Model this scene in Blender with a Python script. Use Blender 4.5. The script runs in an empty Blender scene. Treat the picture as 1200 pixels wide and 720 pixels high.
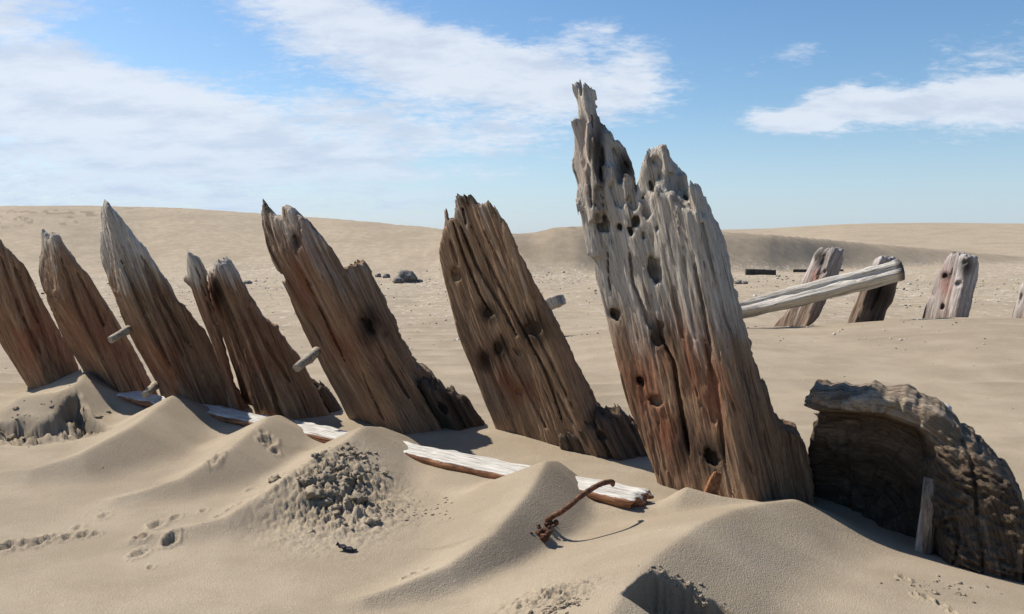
import bpy, bmesh, math, random
import numpy as np
from mathutils import Vector, Matrix

random.seed(7)
RNG = np.random.default_rng(11)
SC = bpy.context.scene
COL = SC.collection

# ------------------------------------------------------------------ camera
EYE, FPX, PITCH = 0.9, 1000.0, math.radians(4.0)
cd = bpy.data.cameras.new('camera')
cam = bpy.data.objects.new('camera', cd)
COL.objects.link(cam)
cam.location = (0, 0, EYE)
cam.rotation_euler = (math.radians(90) - PITCH, 0, 0)
cd.sensor_width = 36.0
cd.lens = 36.0 * FPX / 1200.0
cd.clip_start = 0.05
cd.clip_end = 20000
SC.camera = cam

# ------------------------------------------------------------------ light
SUN_EL, SUN_BACK = math.radians(48), math.radians(30)
sun_to = Vector((-math.cos(SUN_BACK) * math.cos(SUN_EL), math.sin(SUN_BACK) * math.cos(SUN_EL), math.sin(SUN_EL)))
ld = bpy.data.lights.new('sun', 'SUN')
ld.energy = 5.0
ld.angle = math.radians(0.53)
ld.color = (1.0, 0.93, 0.82)
sun = bpy.data.objects.new('sun', ld)
COL.objects.link(sun)
sun.rotation_euler = sun_to.to_track_quat('Z', 'Y').to_euler()
SC.view_settings.view_transform = 'Standard'
SC.view_settings.look = 'None'
SC.view_settings.exposure = 0.50
SC.view_settings.gamma = 1.0


class NT:
    """small helper that wires shader nodes"""
    def __init__(self, tree):
        self.t = tree
        tree.nodes.clear()

    def n(self, kind, **kw):
        nd = self.t.nodes.new(kind)
        ins = kw.pop('ins', {})
        for k, v in kw.items():
            setattr(nd, k, v)
        for k, v in ins.items():
            if isinstance(v, bpy.types.NodeSocket):
                self.t.links.new(v, nd.inputs[k])
            else:
                nd.inputs[k].default_value = v
        return nd

    def math(self, op, a, b=0.0, c=0.0, clamp=False):
        return self.n('ShaderNodeMath', operation=op, use_clamp=clamp, ins={0: a, 1: b, 2: c}).outputs[0]

    def mix(self, f, a, b):
        nd = self.n('ShaderNodeMix', data_type='RGBA')
        for k, v in ((0, f), (6, a), (7, b)):
            if isinstance(v, bpy.types.NodeSocket):
                self.t.links.new(v, nd.inputs[k])
            else:
                nd.inputs[k].default_value = v if k == 0 else (*v, 1)[:4]
        return nd.outputs[2]

    def smooth(self, x, lo, hi):
        return self.n('ShaderNodeMapRange', interpolation_type='SMOOTHSTEP', ins={0: x, 1: lo, 2: hi, 3: 0.0, 4: 1.0}).outputs[0]

    def noise(self, vec, scale, detail=4.0, rough=0.55, dist=0.0):
        return self.n('ShaderNodeTexNoise', ins={'Vector': vec, 'Scale': scale, 'Detail': detail, 'Roughness': rough, 'Distortion': dist}).outputs[0]

    def scale(self, vec, s, off=(0, 0, 0)):
        return self.n('ShaderNodeMapping', ins={'Vector': vec, 'Scale': s, 'Location': off}).outputs[0]


# sky with clouds
world = bpy.data.worlds.new('World')
SC.world = world
world.use_nodes = True
N = NT(world.node_tree)
gen = N.n('ShaderNodeTexCoord').outputs['Generated']
sky = N.n('ShaderNodeTexSky')
sky.sky_type = 'NISHITA'
sky.sun_disc = False
sky.sun_elevation = SUN_EL
sky.sun_rotation = math.atan2(sun_to.x, sun_to.y)
sky.altitude = 0.0
sky.air_density = 1.0
sky.dust_density = 0.6
sky.ozone_density = 2.5
sep = N.n('ShaderNodeSeparateXYZ', ins={0: gen})
sx, sy, sz = sep.outputs
zc = N.math('MAXIMUM', sz, 0.0)
den = N.math('ADD', zc, 0.24)
qx = N.math('DIVIDE', sx, den)
qy = N.math('DIVIDE', sy, den)
q = N.n('ShaderNodeCombineXYZ', ins={0: qx, 1: qy, 2: 0.0}).outputs[0]
az = N.math('MULTIPLY', N.math('ARCTAN2', sx, sy), 57.29578)
el = N.math('MULTIPLY', N.math('ARCSINE', sz), 57.29578)
warp = N.math('SUBTRACT', N.noise(N.scale(q, (1.6, 1.6, 1)), 1.0, 5.0, 0.6), 0.5)
azw = N.math('ADD', az, N.math('MULTIPLY', warp, 9.0))
elw = N.math('ADD', el, N.math('MULTIPLY', warp, -4.5))


def blob(a0, e0, ra, re, tilt, amp):
    """a cloud bank in the sky: centre azimuth/elevation, radii (degrees), tilt"""
    c, s = math.cos(math.radians(tilt)), math.sin(math.radians(tilt))
    da = N.math('SUBTRACT', azw, a0)
    de = N.math('SUBTRACT', elw, e0)
    u = N.math('DIVIDE', N.math('ADD', N.math('MULTIPLY', da, c), N.math('MULTIPLY', de, s)), ra)
    v = N.math('DIVIDE', N.math('SUBTRACT', N.math('MULTIPLY', de, c), N.math('MULTIPLY', da, s)), re)
    d = N.math('ADD', N.math('MULTIPLY', u, u), N.math('MULTIPLY', v, v))
    return N.math('MULTIPLY', N.math('POWER', 2.71828, N.math('MULTIPLY', d, -1.0)), amp)


mask = 0.0
for b in (
        (-27, 6.4, 11, 4.0, 0, 0.50), (-13, 6.0, 12, 3.0, -4, 0.40), (-30, 10.5, 8, 2.6, -8, 0.22), (-32, 14.5, 5.5, 3.4, 0, 0.50), (-22, 8.6, 7, 1.5, -10, 0.24),
        (-13, 15.4, 11, 1.8, -14, 0.52), (-1, 12.6, 9, 1.2, -12, 0.40), (-7, 11.6, 8, 1.9, -8, 0.46), (3, 9.6, 7, 1.8, -4, 0.40), (-3, 7.2, 8, 1.4, -8, 0.26),
        (8.0, 12.0, 2.4, 1.8, 30, 0.42), (19.0, 11.8, 2.4, 0.7, 0, 0.30), (5.5, 13.8, 2.6, 0.9, 20, 0.34), (19, 8.0, 5.0, 1.1, 2, 0.50), (25, 8.3, 8.0, 1.3, 3, 0.48), (31, 9.0, 6, 1.9, 6, 0.44), (15.0, 11.0, 1.3, 0.5, 0, 0.12),
        (-24, 12.0, 6, 0.9, -14, -0.20), (18, 15.5, 14, 2.8, 0, -0.25), (13, 6.0, 6, 4.0, 0, -0.16), (26, 4.0, 12, 1.6, 0, -0.10),
        (-8.5, 2.0, 12, 1.2, 0, 0.14), (-27, 2.0, 12, 1.6, 0, 0.18)):
    g = blob(*b)
    mask = g if mask == 0.0 else N.math('ADD', mask, g)
f1 = N.noise(N.scale(q, (1.0, 1.25, 1)), 3.2, 9.0, 0.62, 0.2)
f2 = N.noise(N.scale(q, (1.6, 2.4, 1), (4, 1, 0)), 12.0, 7.0, 0.68, 0.3)
dens = N.math('ADD', N.math('ADD', N.math('MULTIPLY', f1, 0.90), N.math('MULTIPLY', f2, 0.62)), mask)
cov = N.smooth(dens, 0.86, 1.28)
cov = N.math('MULTIPLY', cov, N.smooth(el, -0.5, 2.5))
cov = N.math('MULTIPLY', cov, 0.88)
shade = N.noise(N.scale(q, (1.2, 1.8, 1), (2, 7, 0)), 3.0, 5.0, 0.6)
ccol = N.mix(N.smooth(shade, 0.40, 0.66), (7.6, 8.1, 8.9), (6.0, 6.7, 7.9))
blue = N.n('ShaderNodeHueSaturation', ins={'Saturation': 1.20, 'Value': 1.25, 'Color': sky.outputs[0]}).outputs[0]
skyc = N.mix(cov, blue, ccol)
# thin veil along the skyline
veil = N.math('MULTIPLY', N.math('SUBTRACT', 1.0, N.smooth(el, -1.0, 10.0)), 0.60)
skyc = N.mix(veil, skyc, (4.5, 6.0, 8.4))
bg = N.n('ShaderNodeBackground', ins={'Color': skyc, 'Strength': 0.075})
N.n('ShaderNodeOutputWorld', ins={'Surface': bg.outputs[0]})

# ------------------------------------------------------------------ helpers: pixels -> world
CP, SP = math.cos(PITCH), math.sin(PITCH)


def ray(px, py):
    a = (px - 600.0) / FPX
    b = -(py - 360.0) / FPX
    return a, CP + b * SP, -SP + b * CP


def on_plane(px, py, z=0.0):
    """the point at height z seen at a photograph pixel"""
    x, y, w = ray(px, py)
    t = (z - EYE) / w
    return np.array([x * t, y * t])


class Frame:
    """upright frame at distance R towards a pixel column: u right, d away, z up"""
    def __init__(self, px, R):
        self.px = px
        a = math.atan2((px - 600.0) / FPX, 1.0)
        self.az, self.R = a, R
        self.D = np.array([math.sin(a), math.cos(a)])
        self.U = np.array([math.cos(a), -math.sin(a)])
        self.o = self.D * R

    def uz(self, px, py):
        x, y, w = ray(px, py)
        t = self.R / (x * self.D[0] + y * self.D[1])
        return t * (x * self.U[0] + y * self.U[1]), EYE + t * w

    def pts(self, l):
        return np.array([self.uz(*p) for p in l])

    def m(self, npx):
        return npx * self.R / FPX

    def world(self, u, d, z):
        p = self.o + self.U * u + self.D * d
        return (p[0], p[1], z)


# ------------------------------------------------------------------ helpers: noise
PERM = np.random.default_rng(5).permutation(256).astype(np.int32)
PERM = np.concatenate([PERM, PERM])
G3 = np.random.default_rng(6).normal(size=(256, 3)).astype(np.float32)
G3 /= np.linalg.norm(G3, axis=1)[:, None]


def perlin(x, y, z=0.0):
    x, y, z = np.broadcast_arrays(np.asarray(x, np.float32), np.asarray(y, np.float32), np.asarray(z, np.float32))
    xi, yi, zi = np.floor(x), np.floor(y), np.floor(z)
    xf, yf, zf = x - xi, y - yi, z - zi
    xi, yi, zi = xi.astype(np.int32) & 255, yi.astype(np.int32) & 255, zi.astype(np.int32) & 255
    fu, fv, fw = (t * t * t * (t * (t * 6 - 15) + 10) for t in (xf, yf, zf))
    out = 0
    for dx in (0, 1):
        wx = fu if dx else 1 - fu
        for dy in (0, 1):
            wy = fv if dy else 1 - fv
            h = PERM[PERM[(xi + dx) & 255] + ((yi + dy) & 255)]
            for dz in (0, 1):
                g = G3[PERM[h + ((zi + dz) & 255)]]
                out = out + wx * wy * (fw if dz else 1 - fw) * (g[..., 0] * (xf - dx) + g[..., 1] * (yf - dy) + g[..., 2] * (zf - dz))
    return out * 1.5


def fbm(x, y, z=0.0, o=4, g=0.5):
    s, a = 0, 1.0
    for i in range(o):
        s = s + a * perlin(x * 2 ** i + 17.3 * i, y * 2 ** i - 9.1 * i, z * 2 ** i if not np.isscalar(z) else z + 3.7 * i)
        a *= g
    return s


def sstep(x, a, b):
    t = np.clip((x - a) / (b - a), 0, 1)
    return t * t * (3 - 2 * t)


def smax(a, b, k):
    return np.maximum(a, b) + np.maximum(k - np.abs(a - b), 0) ** 2 / (4 * k)


def smin(a, b, k):
    return -smax(-a, -b, k)


def seg_dist(x, y, pts):
    """distance to a polyline, parameter along it 0..1 and signed side"""
    best = np.full(np.shape(x), 1e9, np.float32)
    par = np.zeros(np.shape(x), np.float32)
    side = np.zeros(np.shape(x), np.float32)
    raw = np.zeros(np.shape(x), np.float32)
    L = np.cumsum([0] + [math.dist(pts[i], pts[i + 1]) for i in range(len(pts) - 1)])
    T = max(L[-1], 1e-6)
    for i in range(len(pts) - 1):
        ax, ay = pts[i][0], pts[i][1]
        bx, by = pts[i + 1][0] - ax, pts[i + 1][1] - ay
        l2 = bx * bx + by * by + 1e-12
        t0 = ((x - ax) * bx + (y - ay) * by) / l2
        t = np.clip(t0, 0, 1)
        dx, dy = x - ax - t * bx, y - ay - t * by
        d = np.sqrt(dx * dx + dy * dy)
        past = (t0 < 0) if i == 0 else np.zeros(np.shape(t0), bool)
        if i == len(pts) - 2:
            past = past | (t0 > 1)
        sn = (bx * dy - by * dx) / (math.sqrt(l2) * (d + 1e-6))
        m = (d < best - 2e-5) | ((d < best + 2e-5) & (np.abs(sn) > raw))
        raw = np.where(m, np.abs(sn), raw)
        sn = np.where(past, sn, np.sign(sn))
        best = np.where(m, d, best)
        par = np.where(m, (L[i] + t * math.sqrt(l2)) / T, par)
        side = np.where(m, sn, side)
    return best, par, side


def poly_sdf(x, y, P):
    d = np.full(np.shape(x), 1e9, np.float32)
    inside = np.zeros(np.shape(x), bool)
    n = len(P)
    for i in range(n):
        ax, ay = P[i]
        bx, by = P[(i + 1) % n]
        ex, ey = bx - ax, by - ay
        t = np.clip(((x - ax) * ex + (y - ay) * ey) / (ex * ex + ey * ey + 1e-12), 0, 1)
        d = np.minimum(d, np.hypot(x - ax - t * ex, y - ay - t * ey))
        c = (ay > y) != (by > y)
        xx = ex * (y - ay) / (ey if abs(ey) > 1e-9 else 1e-9) + ax
        inside ^= c & (x < xx)
    return np.where(inside, -d, d)


# ------------------------------------------------------------------ helpers: meshes
def surface_nets(F, o, h):
    """turn a signed field on a grid into a quad mesh"""
    F = F.astype(np.float32)
    nx, ny, nz = F.shape
    S = F < 0
    c = np.zeros((nx - 1, ny - 1, nz - 1), np.int8)
    cs = [(i, j, k) for i in (0, 1) for j in (0, 1) for k in (0, 1)]
    sl = lambda i, n: slice(i, n - 1 + i)
    for i, j, k in cs:
        c += S[sl(i, nx), sl(j, ny), sl(k, nz)]
    act = (c > 0) & (c < 8)
    ix, iy, iz = np.nonzero(act)
    n = len(ix)
    idx = np.full(act.shape, -1, np.int32)
    idx[ix, iy, iz] = np.arange(n)
    val = {q_: F[ix + q_[0], iy + q_[1], iz + q_[2]] for q_ in cs}
    acc = np.zeros((n, 3), np.float32)
    cnt = np.zeros(n, np.float32)
    for a in cs:
        for ax in range(3):
            if a[ax] == 0:
                b = list(a); b[ax] = 1; b = tuple(b)
                va, vb = val[a], val[b]
                m = (va < 0) != (vb < 0)
                t = np.where(m, va / np.where(m, va - vb, 1), 0)
                p = np.tile(np.array(a, np.float32), (n, 1))
                p[:, ax] = t
                acc += p * m[:, None]
                cnt += m
    V = (np.stack([ix, iy, iz], 1) + acc / cnt[:, None]) * h + np.array(o, np.float32)
    Q = []
    for ax in range(3):
        A, B = [slice(None)] * 3, [slice(None)] * 3
        A[ax], B[ax] = slice(0, -1), slice(1, None)
        sa, sb = S[tuple(A)], S[tuple(B)]
        e = np.stack(np.nonzero(sa != sb), 1)
        o1, o2 = [k for k in range(3) if k != ax]
        ok = (e[:, o1] > 0) & (e[:, o2] > 0) & (e[:, o1] < F.shape[o1] - 1) & (e[:, o2] < F.shape[o2] - 1)
        e = e[ok]
        q4 = []
        for s1, s2 in ((1, 1), (0, 1), (0, 0), (1, 0)):
            p = e.copy()
            p[:, o1] -= s1
            p[:, o2] -= s2
            q4.append(idx[p[:, 0], p[:, 1], p[:, 2]])
        q4 = np.stack(q4, 1)
        flip = S[e[:, 0], e[:, 1], e[:, 2]]
        if ax == 1:
            flip = ~flip
        q4[~flip] = q4[~flip][:, ::-1]
        Q.append(q4)
    return V, np.concatenate(Q)


def mesh_np(name, V, Q, smooth=True):
    me = bpy.data.meshes.new(name)
    me.vertices.add(len(V))
    me.vertices.foreach_set('co', np.asarray(V, np.float32).ravel())
    me.loops.add(Q.size)
    me.loops.foreach_set('vertex_index', Q.astype(np.int32).ravel())
    me.polygons.add(len(Q))
    me.polygons.foreach_set('loop_start', np.arange(0, Q.size, Q.shape[1], dtype=np.int32))
    me.update(calc_edges=True)
    me.polygons.foreach_set('use_smooth', np.full(len(Q), smooth))
    return me


def attr(me, name, vals, kind='FLOAT'):
    a = me.attributes.new(name, kind, 'POINT')
    a.data.foreach_set('value' if kind == 'FLOAT' else 'vector', np.asarray(vals, np.float32).ravel())


def link(name, me, mat=None, parent=None, loc=(0, 0, 0), rz=0.0):
    o = bpy.data.objects.new(name, me)
    COL.objects.link(o)
    o.location = loc
    o.rotation_euler = (0, 0, rz)
    if mat and me is not None:
        me.materials.clear()
        me.materials.append(mat)
    if parent:
        o.parent = parent
    return o


def tag(o, label=None, cat=None, group=None, kind=None):
    if label: o['label'] = label
    if cat: o['category'] = cat
    if group: o['group'] = group
    if kind: o['kind'] = kind
    return o


def tube(pts, rad, seg=10, jit=0.0, seed=0, cap=True):
    """a bent rod: mesh data along points with radii"""
    rg = np.random.default_rng(seed)
    bm = bmesh.new()
    pts = [Vector(p) for p in pts]
    rings = []
    n0 = None
    for i, p in enumerate(pts):
        t = (pts[min(i + 1, len(pts) - 1)] - pts[max(i - 1, 0)]).normalized()
        if n0 is None:
            n0 = t.orthogonal().normalized()
        n0 = (n0 - t * n0.dot(t)).normalized()
        b0 = t.cross(n0)
        r = rad[i] if hasattr(rad, '__len__') else rad
        rings.append([bm.verts.new(p + (n0 * math.cos(2 * math.pi * k / seg) + b0 * math.sin(2 * math.pi * k / seg)) * r * (1 + jit * rg.normal())) for k in range(seg)])
    for a, b in zip(rings, rings[1:]):
        for k in range(seg):
            bm.faces.new((a[k], a[(k + 1) % seg], b[(k + 1) % seg], b[k]))
    if cap:
        bm.faces.new(rings[0][::-1])
        bm.faces.new(rings[-1])
    bmesh.ops.recalc_face_normals(bm, faces=bm.faces)
    me = bpy.data.meshes.new('rod')
    bm.to_mesh(me)
    bm.free()
    for p in me.polygons:
        p.use_smooth = len(p.vertices) == 4
    return me


def lump_mesh(seed, sub=2, sc=(1, 1, 1), rough=0.25, freq=1.6):
    bm = bmesh.new()
    bmesh.ops.create_icosphere(bm, subdivisions=sub, radius=1)
    P = np.array([v.co[:] for v in bm.verts], np.float32)
    dn = fbm(P[:, 0] * freq + seed * 7.1, P[:, 1] * freq, P[:, 2] * freq, 3)
    for v, k in zip(bm.verts, dn):
        v.co *= 1 + rough * float(k) * 1.6
        v.co = Vector((v.co.x * sc[0], v.co.y * sc[1], v.co.z * sc[2]))
    me = bpy.data.meshes.new('lump')
    bm.to_mesh(me)
    bm.free()
    for p in me.polygons:
        p.use_smooth = True
    return me


# ------------------------------------------------------------------ materials
def new_mat(name):
    m = bpy.data.materials.new(name)
    m.use_nodes = True
    return m, NT(m.node_tree)


def finish(N, col, rough=0.85, bump=None, dist=0.004, strength=0.8, spec=0.25, normal=None):
    ins = {'Base Color': col, 'Roughness': rough, 'Specular IOR Level': spec}
    p = N.n('ShaderNodeBsdfPrincipled', ins=ins)
    if bump is not None:
        b = N.n('ShaderNodeBump', ins={'Height': bump, 'Distance': dist, 'Strength': strength})
        N.t.links.new(b.outputs[0], p.inputs['Normal'])
    N.n('ShaderNodeOutputMaterial', ins={'Surface': p.outputs[0]})


def wood_mat(name, brown=((0.075, 0.045, 0.028), (0.260, 0.160, 0.095), (0.42, 0.285, 0.178)),
             grey=((0.17, 0.145, 0.118), (0.43, 0.38, 0.318), (0.61, 0.56, 0.485)), scale=1.0):
    m, N = new_mat(name)
    g = N.n('ShaderNodeAttribute', attribute_name='grain').outputs['Vector']
    at = lambda a: N.n('ShaderNodeAttribute', attribute_name=a).outputs['Fac']
    weather, rust, stain_shade = at('weather'), at('rust'), at('stain_shade')
    fine = N.noise(N.scale(g, (105 * scale, 105 * scale, 5.5 * scale)), 1.0, 8.0, 0.66, 0.5)
    band = N.noise(N.scale(g, (24 * scale, 24 * scale, 1.3 * scale), (3, 1, 4)), 1.0, 5.0, 0.6, 0.8)
    blot = N.noise(N.scale(g, (7 * scale, 7 * scale, 3.5 * scale), (9, 2, 1)), 1.0, 5.0, 0.6, 0.4)
    pit = N.noise(N.scale(g, (230 * scale, 230 * scale, 17 * scale)), 1.0, 4.0, 0.62, 0.3)
    t = N.math('ADD', N.math('MULTIPLY', fine, 0.55), N.math('MULTIPLY', band, 0.55))

    def ramp(c):
        a = N.mix(N.smooth(t, 0.40, 0.53), c[0], c[1])
        return N.mix(N.smooth(t, 0.53, 0.68), a, c[2])
    br, gr = ramp(brown), ramp(grey)
    br = N.mix(N.math('MULTIPLY', N.smooth(blot, 0.48, 0.68), 0.55), br, tuple(x * 0.6 for x in brown[1]))
    wf = N.math('ADD', weather, N.math('MULTIPLY', N.math('SUBTRACT', N.math('ADD', N.math('MULTIPLY', blot, 0.6), N.math('MULTIPLY', band, 0.6)), 0.6), 1.5))
    col = N.mix(N.smooth(wf, 0.25, 0.80), br, gr)
    rf = N.math('MULTIPLY', rust, N.smooth(N.math('ADD', blot, N.math('MULTIPLY', fine, 0.3)), 0.50, 0.74))
    col = N.mix(N.math('MULTIPLY', rf, 0.55), col, (0.24, 0.062, 0.026))
    sf = N.math('MULTIPLY', stain_shade, N.smooth(N.math('ADD', stain_shade, N.math('MULTIPLY', blot, 0.5)), 0.35, 0.8))  # wood stains, plus painted shade in the knee's hollow
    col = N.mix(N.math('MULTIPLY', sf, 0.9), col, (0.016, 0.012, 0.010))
    col = N.mix(N.math('MULTIPLY', N.smooth(pit, 0.56, 0.68), 0.60), col, (0.03, 0.022, 0.018))
    h = N.math('ADD', N.math('ADD', fine, N.math('MULTIPLY', band, 0.8)), N.math('MULTIPLY', pit, -0.55))
    finish(N, col, 0.88, h, 0.012, 1.0, 0.15)
    return m


M_WOOD = wood_mat('weathered timber')
M_ROT = wood_mat('rotten timber', ((0.03, 0.021, 0.015), (0.095, 0.066, 0.046), (0.18, 0.13, 0.092)), ((0.06, 0.05, 0.042), (0.13, 0.11, 0.09), (0.2, 0.17, 0.14)))
M_WORM = wood_mat('worm eaten timber', ((0.03, 0.021, 0.014), (0.11, 0.078, 0.052), (0.22, 0.16, 0.108)), ((0.10, 0.08, 0.058), (0.25, 0.195, 0.14), (0.38, 0.31, 0.23)), 0.8)
M_FAR = wood_mat('far timber', ((0.06, 0.038, 0.028), (0.15, 0.106, 0.077), (0.26, 0.192, 0.142)), ((0.14, 0.12, 0.11), (0.30, 0.265, 0.245), (0.46, 0.42, 0.39)), 0.4)
M_GREYPLANK = wood_mat('silver plank', ((0.10, 0.085, 0.07), (0.26, 0.225, 0.19), (0.38, 0.34, 0.29)), ((0.20, 0.18, 0.15), (0.47, 0.43, 0.375), (0.64, 0.60, 0.53)), 0.6)


def painted_mat():
    m, N = new_mat('peeling white paint')
    g = N.n('ShaderNodeAttribute', attribute_name='grain').outputs['Vector']
    paint = N.n('ShaderNodeAttribute', attribute_name='weather').outputs['Fac']
    fine = N.noise(N.scale(g, (6, 110, 110)), 1.0, 6.0, 0.65, 0.5)
    blot = N.noise(N.scale(g, (9, 16, 16), (4, 2, 2)), 1.0, 5.0, 0.65, 0.3)
    wood = N.mix(N.smooth(fine, 0.35, 0.65), (0.15, 0.068, 0.036), (0.40, 0.19, 0.095))
    wood = N.mix(N.smooth(blot, 0.5, 0.7), wood, (0.055, 0.032, 0.022))
    white = N.mix(N.smooth(fine, 0.38, 0.62), (0.30, 0.28, 0.245), (0.56, 0.54, 0.50))
    t = N.math('ADD', N.math('ADD', paint, N.math('MULTIPLY', N.math('SUBTRACT', fine, 0.5), 1.7)), N.math('MULTIPLY', N.math('SUBTRACT', blot, 0.5), 0.9))
    col = N.mix(N.smooth(t, 0.36, 0.56), wood, white)
    finish(N, col, 0.75, N.math('ADD', fine, N.math('MULTIPLY', N.smooth(t, 0.3, 0.46), 0.5)), 0.003, 0.8, 0.25)
    return m


M_PAINT = painted_mat()


def sand_mat(name='sand', wet=False):
    m, N = new_mat(name)
    P = N.n('ShaderNodeNewGeometry').outputs['Position']
    big = N.noise(P, 0.35, 4.0, 0.6)
    mid = N.noise(P, 3.0, 5.0, 0.6)
    grainn = N.noise(P, 260.0, 2.0, 0.7)
    coarse = N.noise(P, 75.0, 3.0, 0.65)
    c = N.mix(N.smooth(mid, 0.35, 0.68), (0.275, 0.224, 0.160), (0.340, 0.281, 0.206))
    c = N.mix(N.math('MULTIPLY', N.smooth(big, 0.42, 0.66), 0.55), c, (0.232, 0.188, 0.138))
    c = N.mix(N.math('MULTIPLY', N.smooth(grainn, 0.56, 0.75), 0.45), c, (0.17, 0.135, 0.10))
    c = N.mix(N.math('MULTIPLY', N.smooth(coarse, 0.60, 0.78), 0.22), c, (0.20, 0.155, 0.115))
    c = N.mix(N.math('MULTIPLY', N.smooth(grainn, 0.44, 0.30), 0.30), c, (0.62, 0.55, 0.45))
    damp_shade = N.n('ShaderNodeAttribute', attribute_name='damp_shade').outputs['Fac']
    c = N.mix(N.math('MULTIPLY', damp_shade, 0.85), c, (0.155, 0.118, 0.085))  # wet and mineral sand, scrub, plus painted shade of hollow and dune faces
    shell = N.n('ShaderNodeAttribute', attribute_name='shingle').outputs['Fac']
    sp = N.noise(N.scale(P, (9, 3.2, 9)), 1.0, 3.0, 0.75)
    c = N.mix(N.math('MULTIPLY', shell, N.smooth(sp, 0.54, 0.66)), c, (0.50, 0.46, 0.41))
    c = N.mix(N.math('MULTIPLY', shell, N.math('MULTIPLY', N.smooth(sp, 0.42, 0.32), 0.65)), c, (0.20, 0.165, 0.13))
    rip = N.noise(N.scale(P, (1.2, 7.0, 1.0)), 1.0, 3.0, 0.5, 0.6)
    h = N.math('ADD', N.math('MULTIPLY', grainn, 0.8), N.math('ADD', N.math('MULTIPLY', coarse, 0.45), N.math('MULTIPLY', rip, 1.2)))
    finish(N, c, 0.95, h, 0.0065, 0.75, 0.1)
    return m


M_SAND = sand_mat()


def plain_mat(name, c0, c1, scale=30.0, rough=0.8, dist=0.004, spec=0.3):
    m, N = new_mat(name)
    P = N.n('ShaderNodeTexCoord').outputs['Object']
    t = N.noise(P, scale, 5.0, 0.65)
    t2 = N.noise(P, scale * 4, 3.0, 0.65)
    c = N.mix(N.smooth(N.math('ADD', N.math('MULTIPLY', t, 0.7), N.math('MULTIPLY', t2, 0.3)), 0.38, 0.62), c0, c1)
    finish(N, c, rough, N.math('ADD', t, N.math('MULTIPLY', t2, 0.5)), dist, 0.8, spec)
    return m


M_RUST = plain_mat('rusted iron', (0.050, 0.022, 0.014), (0.20, 0.085, 0.045), 60, 0.85)
M_RUSTCLOD = plain_mat('rust crust', (0.045, 0.020, 0.013), (0.17, 0.075, 0.04), 90, 0.95, 0.006)
M_CHIP = plain_mat('brown wood chip', (0.10, 0.036, 0.014), (0.30, 0.125, 0.05), 50, 0.8)
M_PEG = plain_mat('pale treenail', (0.20, 0.165, 0.125), (0.40, 0.345, 0.27), 60, 0.8)
M_DARK = plain_mat('dark tarred wood', (0.025, 0.022, 0.02), (0.07, 0.06, 0.052), 12, 0.85)
M_SHELL = plain_mat('dark mussel shell', (0.018, 0.02, 0.03), (0.07, 0.07, 0.09), 40, 0.4)
M_STONE = plain_mat('grey stone', (0.10, 0.09, 0.08), (0.22, 0.20, 0.175), 8, 0.9)
M_PALE = plain_mat('bleached chip', (0.36, 0.33, 0.29), (0.60, 0.56, 0.50), 30, 0.8)
M_CLOD = plain_mat('moist sand clod', (0.24, 0.19, 0.135), (0.40, 0.325, 0.235), 60, 0.97, 0.006, 0.1)


# ------------------------------------------------------------------ the ground
def ridge_pts(l):
    r = []
    for px, py, z in l:
        p = on_plane(px, py, z)
        r.append((p[0], p[1], z))
    return r


# crest polylines of the wind tails in front of the ribs: (pixel, pixel, height), slope on either side
RIDGES = [
    (ridge_pts([(110, 428, 0.16), (92, 446, 0.15), (70, 460, 0.12), (30, 466, 0.09)]), 0.55, 0.45),
    (ridge_pts([(210, 464, 0.10), (200, 466, 0.135), (155, 500, 0.11), (95, 532, 0.075), (40, 548, 0.045), (-40, 556, 0.02)]), 0.46, 0.50),
    (ridge_pts([(325, 487, 0.09), (315, 488, 0.125), (272, 525, 0.10), (215, 560, 0.05), (140, 583, 0.015)]), 0.46, 0.48),
    (ridge_pts([(445, 500, 0.10), (427, 500, 0.145), (385, 532, 0.125), (335, 567, 0.085), (265, 606, 0.04), (160, 632, 0.005)]), 0.50, 0.48),
    (ridge_pts([(650, 540, 0.11), (640, 541, 0.14), (618, 578, 0.125), (578, 626, 0.08), (525, 662, 0.045), (430, 700, 0.01)]), 0.80, 0.45),
    (ridge_pts([(880, 588, 0.06), (845, 582, 0.07), (806, 571, 0.085)]), 0.75, 0.75),
    (ridge_pts([(930, 586, 0.06), (895, 590, 0.09), (860, 597, 0.115), (815, 618, 0.135), (768, 652, 0.145), (730, 695, 0.14), (690, 760, 0.12)]), 0.45, 0.33),
]
SCARP = ridge_pts([(716, 700, 0.14), (733, 689, 0.14), (763, 668, 0.145), (800, 681, 0.115), (822, 697, 0.09), (838, 706, 0.075), (862, 724, 0.05), (900, 760, 0.0)])
LEFTSCARP = ridge_pts([(-60, 478, 0.10), (0, 470, 0.11), (28, 468, 0.11), (48, 474, 0.10), (70, 470, 0.10), (92, 462, 0.09), (104, 470, 0.08)])
PRINTS = [(250, 548, 11, .016), (315, 525, 14, .02), (322, 530, 8, .014), (309, 520, 7, .012), (258, 545, 7, .012), (294, 560, 9, .009), (283, 580, 11, .014), (270, 586, 9, .013), (256, 592, 7, .01),
          (8, 630, 14, .018), (28, 627, 11, .015), (46, 624, 13, .018), (60, 619, 9, .014), (78, 618, 10, .013), (98, 615, 10, .013), (112, 614, 7, .01),
          (183, 604, 13, .014), (168, 619, 14, .014), (200, 624, 13, .02), (163, 636, 13, .012), (122, 587, 9, .009), (205, 589, 9, .01),
          (92, 607, 8, .009), (238, 582, 7, .009), (487, 664, 10, .012), (477, 668, 9, .01), (500, 661, 8, .009), (1086, 682, 9, .016), (1104, 690, 7, .014), (1075, 680, 6, .014), (1060, 655, 8, .012), (1118, 700, 6, .012),
          (176, 652, 6, .008), (310, 566, 8, .008), (322, 562, 7, .007), (333, 556, 7, .007)]


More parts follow.
